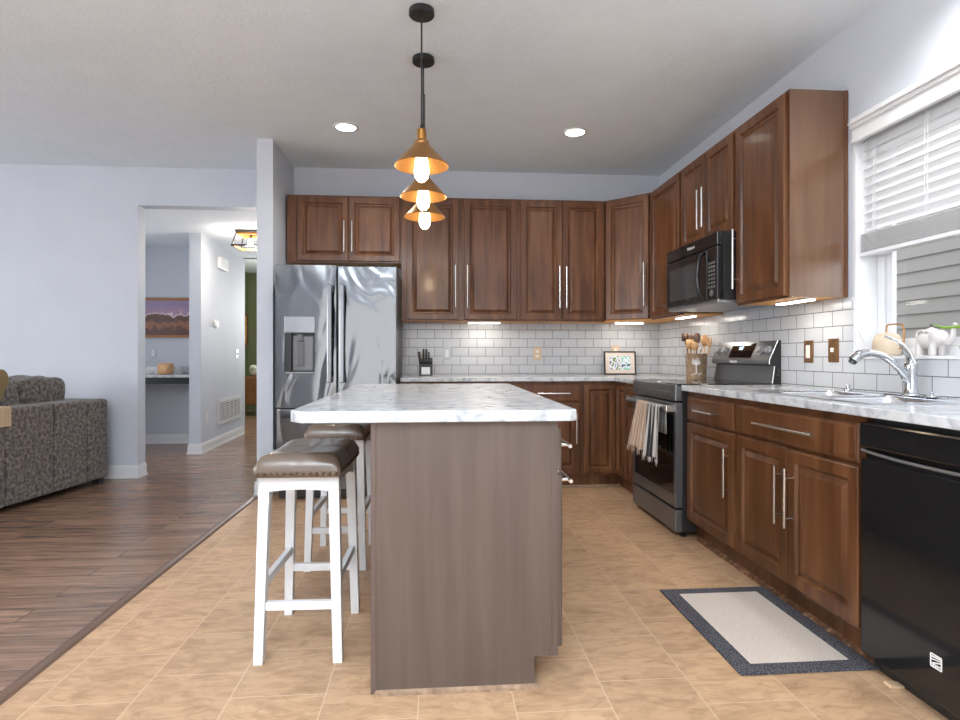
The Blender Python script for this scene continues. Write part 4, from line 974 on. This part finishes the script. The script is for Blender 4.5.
# local +x = towards camera side (-Y world)
bm = bmesh.new()
ell(bm, (-.012, 0, .066), (.060, .040, .040)); ell(bm, (.040, 0, .078), (.032, .030, .032))
for x in (-.045, .022):
    for y in (-.020, .020): cyl(bm, (x, y, 0), (x, y, .06), .015, .014, 14)
tube(bm, [(.055, 0, .070), (.080, 0, .060), (.098, 0, .080), (.105, 0, .112), (.114, 0, .134)], [.019, .015, .012, .009, .009], 12, 6)
ell(bm, (.030, .028, .080), (.022, .008, .026)); ell(bm, (.030, -.028, .080), (.022, .008, .026))
tube(bm, [(-.06, 0, .05), (-.082, 0, .075), (-.078, 0, .104), (-.05, 0, .110), (-.03, 0, .10)], .0055, 10, 6)
o = obj('pot', bm, M['ceramic'], el, smooth=True); r = o.modifiers.new('r', 'REMESH'); r.mode = 'VOXEL'; r.voxel_size = .0028; r.use_smooth_shade = True; s_ = o.modifiers.new('s', 'SMOOTH'); s_.iterations = 4
bm = bmesh.new(); lathe(bm, [(.028, .100), (.029, .106), (.022, .114), (.008, .119), (.006, .124), (0, .124)], -.005, 0, 0, 24); obj('lid', bm, M['ceramic'], el, smooth=True)
bm = bmesh.new(); ell(bm, (-.005, 0, .130), (.0075, .0075, .0075), 14); obj('lid_knob', bm, M['greydark'], el, smooth=True)
bs = thing('white_bowl', 'small white dish on the window ledge right of the elephant teapot', 'bowl', (2.155, 2.190, lz))
bm = bmesh.new(); lathe(bm, [(0, 0), (.028, 0), (.032, .006), (.040, .040), (.038, .040), (.028, .008), (0, .006)]); obj('dish', bm, M['ceramic'], bs, smooth=True)
bm = bmesh.new()
tube(bm, [(2.145, 2.170, lz+.03), (2.145, 2.18, lz+.10), (2.148, 2.24, lz+.118), (2.148, 2.31, lz+.118), (2.146, 2.365, lz+.136)], [.003, .005, .007, .006, .0015], 8, 6, flat=.35)
tube(bm, [(2.145, 2.165, lz+.03), (2.145, 2.155, lz+.13), (2.146, 2.10, lz+.17), (2.146, 2.04, lz+.15)], [.003, .006, .007, .0015], 8, 6, flat=.35)
o = obj('green_sprig', bm, M['leaf'], smooth=True); tag(o, 'long green leaf arching from the white dish over the elephant teapot', 'plant')
bm = bmesh.new(); tube(bm, [(2.112, 2.765, lz+.125), (2.116, 2.70, lz+.02)], .0012, 6, 2); cyl(bm, (2.116, 2.70, lz+.022), (2.117, 2.688, lz), .003, seg=8)
o = obj('thin_wand', bm, M['steel']); tag(o, 'thin metal rod leaning against the left window jamb', 'rod')

# ------------------------------------------------------------------ HALL AND NICHE
def HX_(y): return -2.574-.04207*(y-6.68)
RH = PI/2+.0421
ch = thing('door_chime', 'white box chime high on the hall wall', 'chime', (HX_(7.37), 7.37, 2.205), RH)
obj('cover', B((-.15, .15, -.045, -.001, -.07, .07, .006)), M['white'], ch)
th = thing('thermostat', 'small round white thermostat on the hall wall', 'thermostat', (HX_(7.15), 7.15, 1.463), RH)
bm = bmesh.new(); cyl(bm, (0, -.001, 0), (0, -.012, 0), .048, seg=28); cyl(bm, (0, -.012, 0), (0, -.03, 0), .040, .037, seg=28); obj('dial', bm, M['white'], th)
sw = plate('light_switch', 'white light switch plate near the far end of the hall wall', (HX_(8.03), 8.03, 1.11), RH, M['white'], M['ivory'], w=.11, h=.12, style='toggle')
plate('wall_outlet', 'white outlet low on the hall wall left of the vent', (HX_(6.858), 6.858, .385), RH, M['white'], M['ivory'], style='duplex')
vt = thing('return_vent', 'white slotted air return vent low on the hall wall', 'vent', (HX_(7.71), 7.71, .40), RH)
obj('frame', B((-.47, .47, -.010, -.001, .115, .150), (-.47, .47, -.010, -.001, -.150, -.115), (-.47, -.435, -.010, -.001, -.115, .115), (.435, .47, -.010, -.001, -.115, .115)), M['white'], vt)
bm = bmesh.new()
for k in range(11): box(bm, -.435, .435, -.008, -.0015, -.110+k*.021, -.099+k*.021)
for k in range(5): box(bm, -.435+.174*k+.065, -.435+.174*k+.077, -.009, -.0012, -.115, .115)
obj('louvers', bm, M['white'], vt)
obj('backing', B((-.435, .435, -.0014, -.0004, -.115, .115)), mat('vent_dark', (.12, .12, .13), .8), vt)
# niche desk
dk = thing('desk_shelf', 'marbled desk top with black front edge in the hall niche', 'desk', (-3.45, 7.498, .79))
obj('top', B((-.72, .728, -.50, -.001, .045, .075, .003)), M['marble'], dk)
obj('backsplash', B((-.72, .728, -.018, -.001, .076, .165)), M['marble'], dk)
obj('apron', B((-.72, .728, -.495, -.47, -.03, .0445)), M['satinblack'], dk)
cn = thing('candle_jar', 'rounded peach-coloured jar on the niche desk', 'jar', (-3.20, 7.25, .866))
bm = bmesh.new(); lathe(bm, [(0, 0), (.070, 0), (.085, .015), (.088, .08), (.080, .125), (.070, .132), (.066, .125), (0, .12)], seg=32); obj('vessel', bm, M['candle'], cn, smooth=True)
plate('wall_outlet', 'grey outlet on the niche wall above the desk', (-3.46, 7.4995, 1.12), 0, M['wall'], M['white'], style='duplex')
pt = thing('mountain_picture', 'amber-framed picture of mountains under a purple sky in the niche', 'picture', (-3.34, 7.499, 1.555))
pw, ph_ = .76, .49
obj('frame', B((-pw/2, pw/2, -.03, -.001, ph_/2-.03, ph_/2), (-pw/2, pw/2, -.03, -.001, -ph_/2, -ph_/2+.03), (-pw/2, -pw/2+.03, -.03, -.001, -ph_/2+.03, ph_/2-.03), (pw/2-.03, pw/2, -.03, -.001, -ph_/2+.03, ph_/2-.03)), M['amber'], pt)
def mountain():
    m, n, b = nt('mountain_art'); L = n.links.new; tc = n.nodes.new('ShaderNodeTexCoord'); sp = n.nodes.new('ShaderNodeSeparateXYZ'); L(tc.outputs['Object'], sp.inputs[0])
    no = n.nodes.new('ShaderNodeTexNoise'); no.inputs['Scale'].default_value = 12; no.inputs['Detail'].default_value = 5; L(tc.outputs['Object'], no.inputs['Vector'])
    a = n.nodes.new('ShaderNodeMath'); a.operation = 'MULTIPLY_ADD'; a.inputs[1].default_value = .20; L(no.outputs['Fac'], a.inputs[0]); L(sp.outputs[2], a.inputs[2])
    a2 = n.nodes.new('ShaderNodeMath'); a2.operation = 'MULTIPLY_ADD'; a2.inputs[1].default_value = 2.0; a2.inputs[2].default_value = .32; L(a.outputs[0], a2.inputs[0])
    r = ramp(n, [(.0, (.08, .025, .012)), (.25, (.10, .035, .02)), (.32, (.28, .10, .045)), (.40, (.20, .07, .04)), (.46, (.08, .03, .02)), (.58, (.10, .035, .025)), (.61, (.75, .60, .62)), (.64, (.36, .22, .32)), (.85, (.24, .18, .32)), (1.0, (.32, .22, .32))])
    L(a2.outputs[0], r.inputs[0]); L(r.outputs[0], b.inputs['Base Color']); b.inputs['Roughness'].default_value = .4; return m
obj('print', B((-pw/2+.03, pw/2-.03, -.012, -.002, -ph_/2+.03, ph_/2-.03)), mountain(), pt)
# green room
cs = thing('side_chest', 'chestnut brown chest on dark legs in the green room', 'chest', (-3.30, 11.0, 0))
obj('body', B((-.35, .35, -.25, .25, .20, .70, .01)), M['brownwood'], cs)
for x in (-.30, .30):
    for y in (-.20, .20): obj('leg', B((x-.03, x+.03, y-.03, y+.03, 0, .20)), M['satinblack'], cs)
bm = bmesh.new(); puff(bm, (0, 0, .10), (.17, .12, .10), .7, lump=.06); o = obj('plush_bundle', bm, noise_mat('white_green_fabric', [(.36, (.20, .24, .10)), (.46, (.75, .72, .64))], nscale=6, rough=.9), smooth=True); o.location = (-3.20, 10.98, .712); tag(o, 'soft white and green bundle on the brown chest', 'cushion')
gp = thing('amber_picture', 'orange picture in a dark frame on the green wall', 'picture', (-3.779, 11.80, 1.59), PI/2)
obj('frame', B((-.32, .32, -.03, -.001, -.33, -.29), (-.32, .32, -.03, -.001, .29, .33), (-.32, -.28, -.03, -.001, -.29, .29), (.28, .32, -.03, -.001, -.29, .29)), M['dspoon'], gp)
obj('print', B((-.28, .28, -.012, -.002, -.29, .29)), noise_mat('amber_print', [(.3, (.35, .12, .02)), (.6, (.75, .36, .07)), (.8, (.85, .55, .2))], nscale=5, rough=.5), gp)
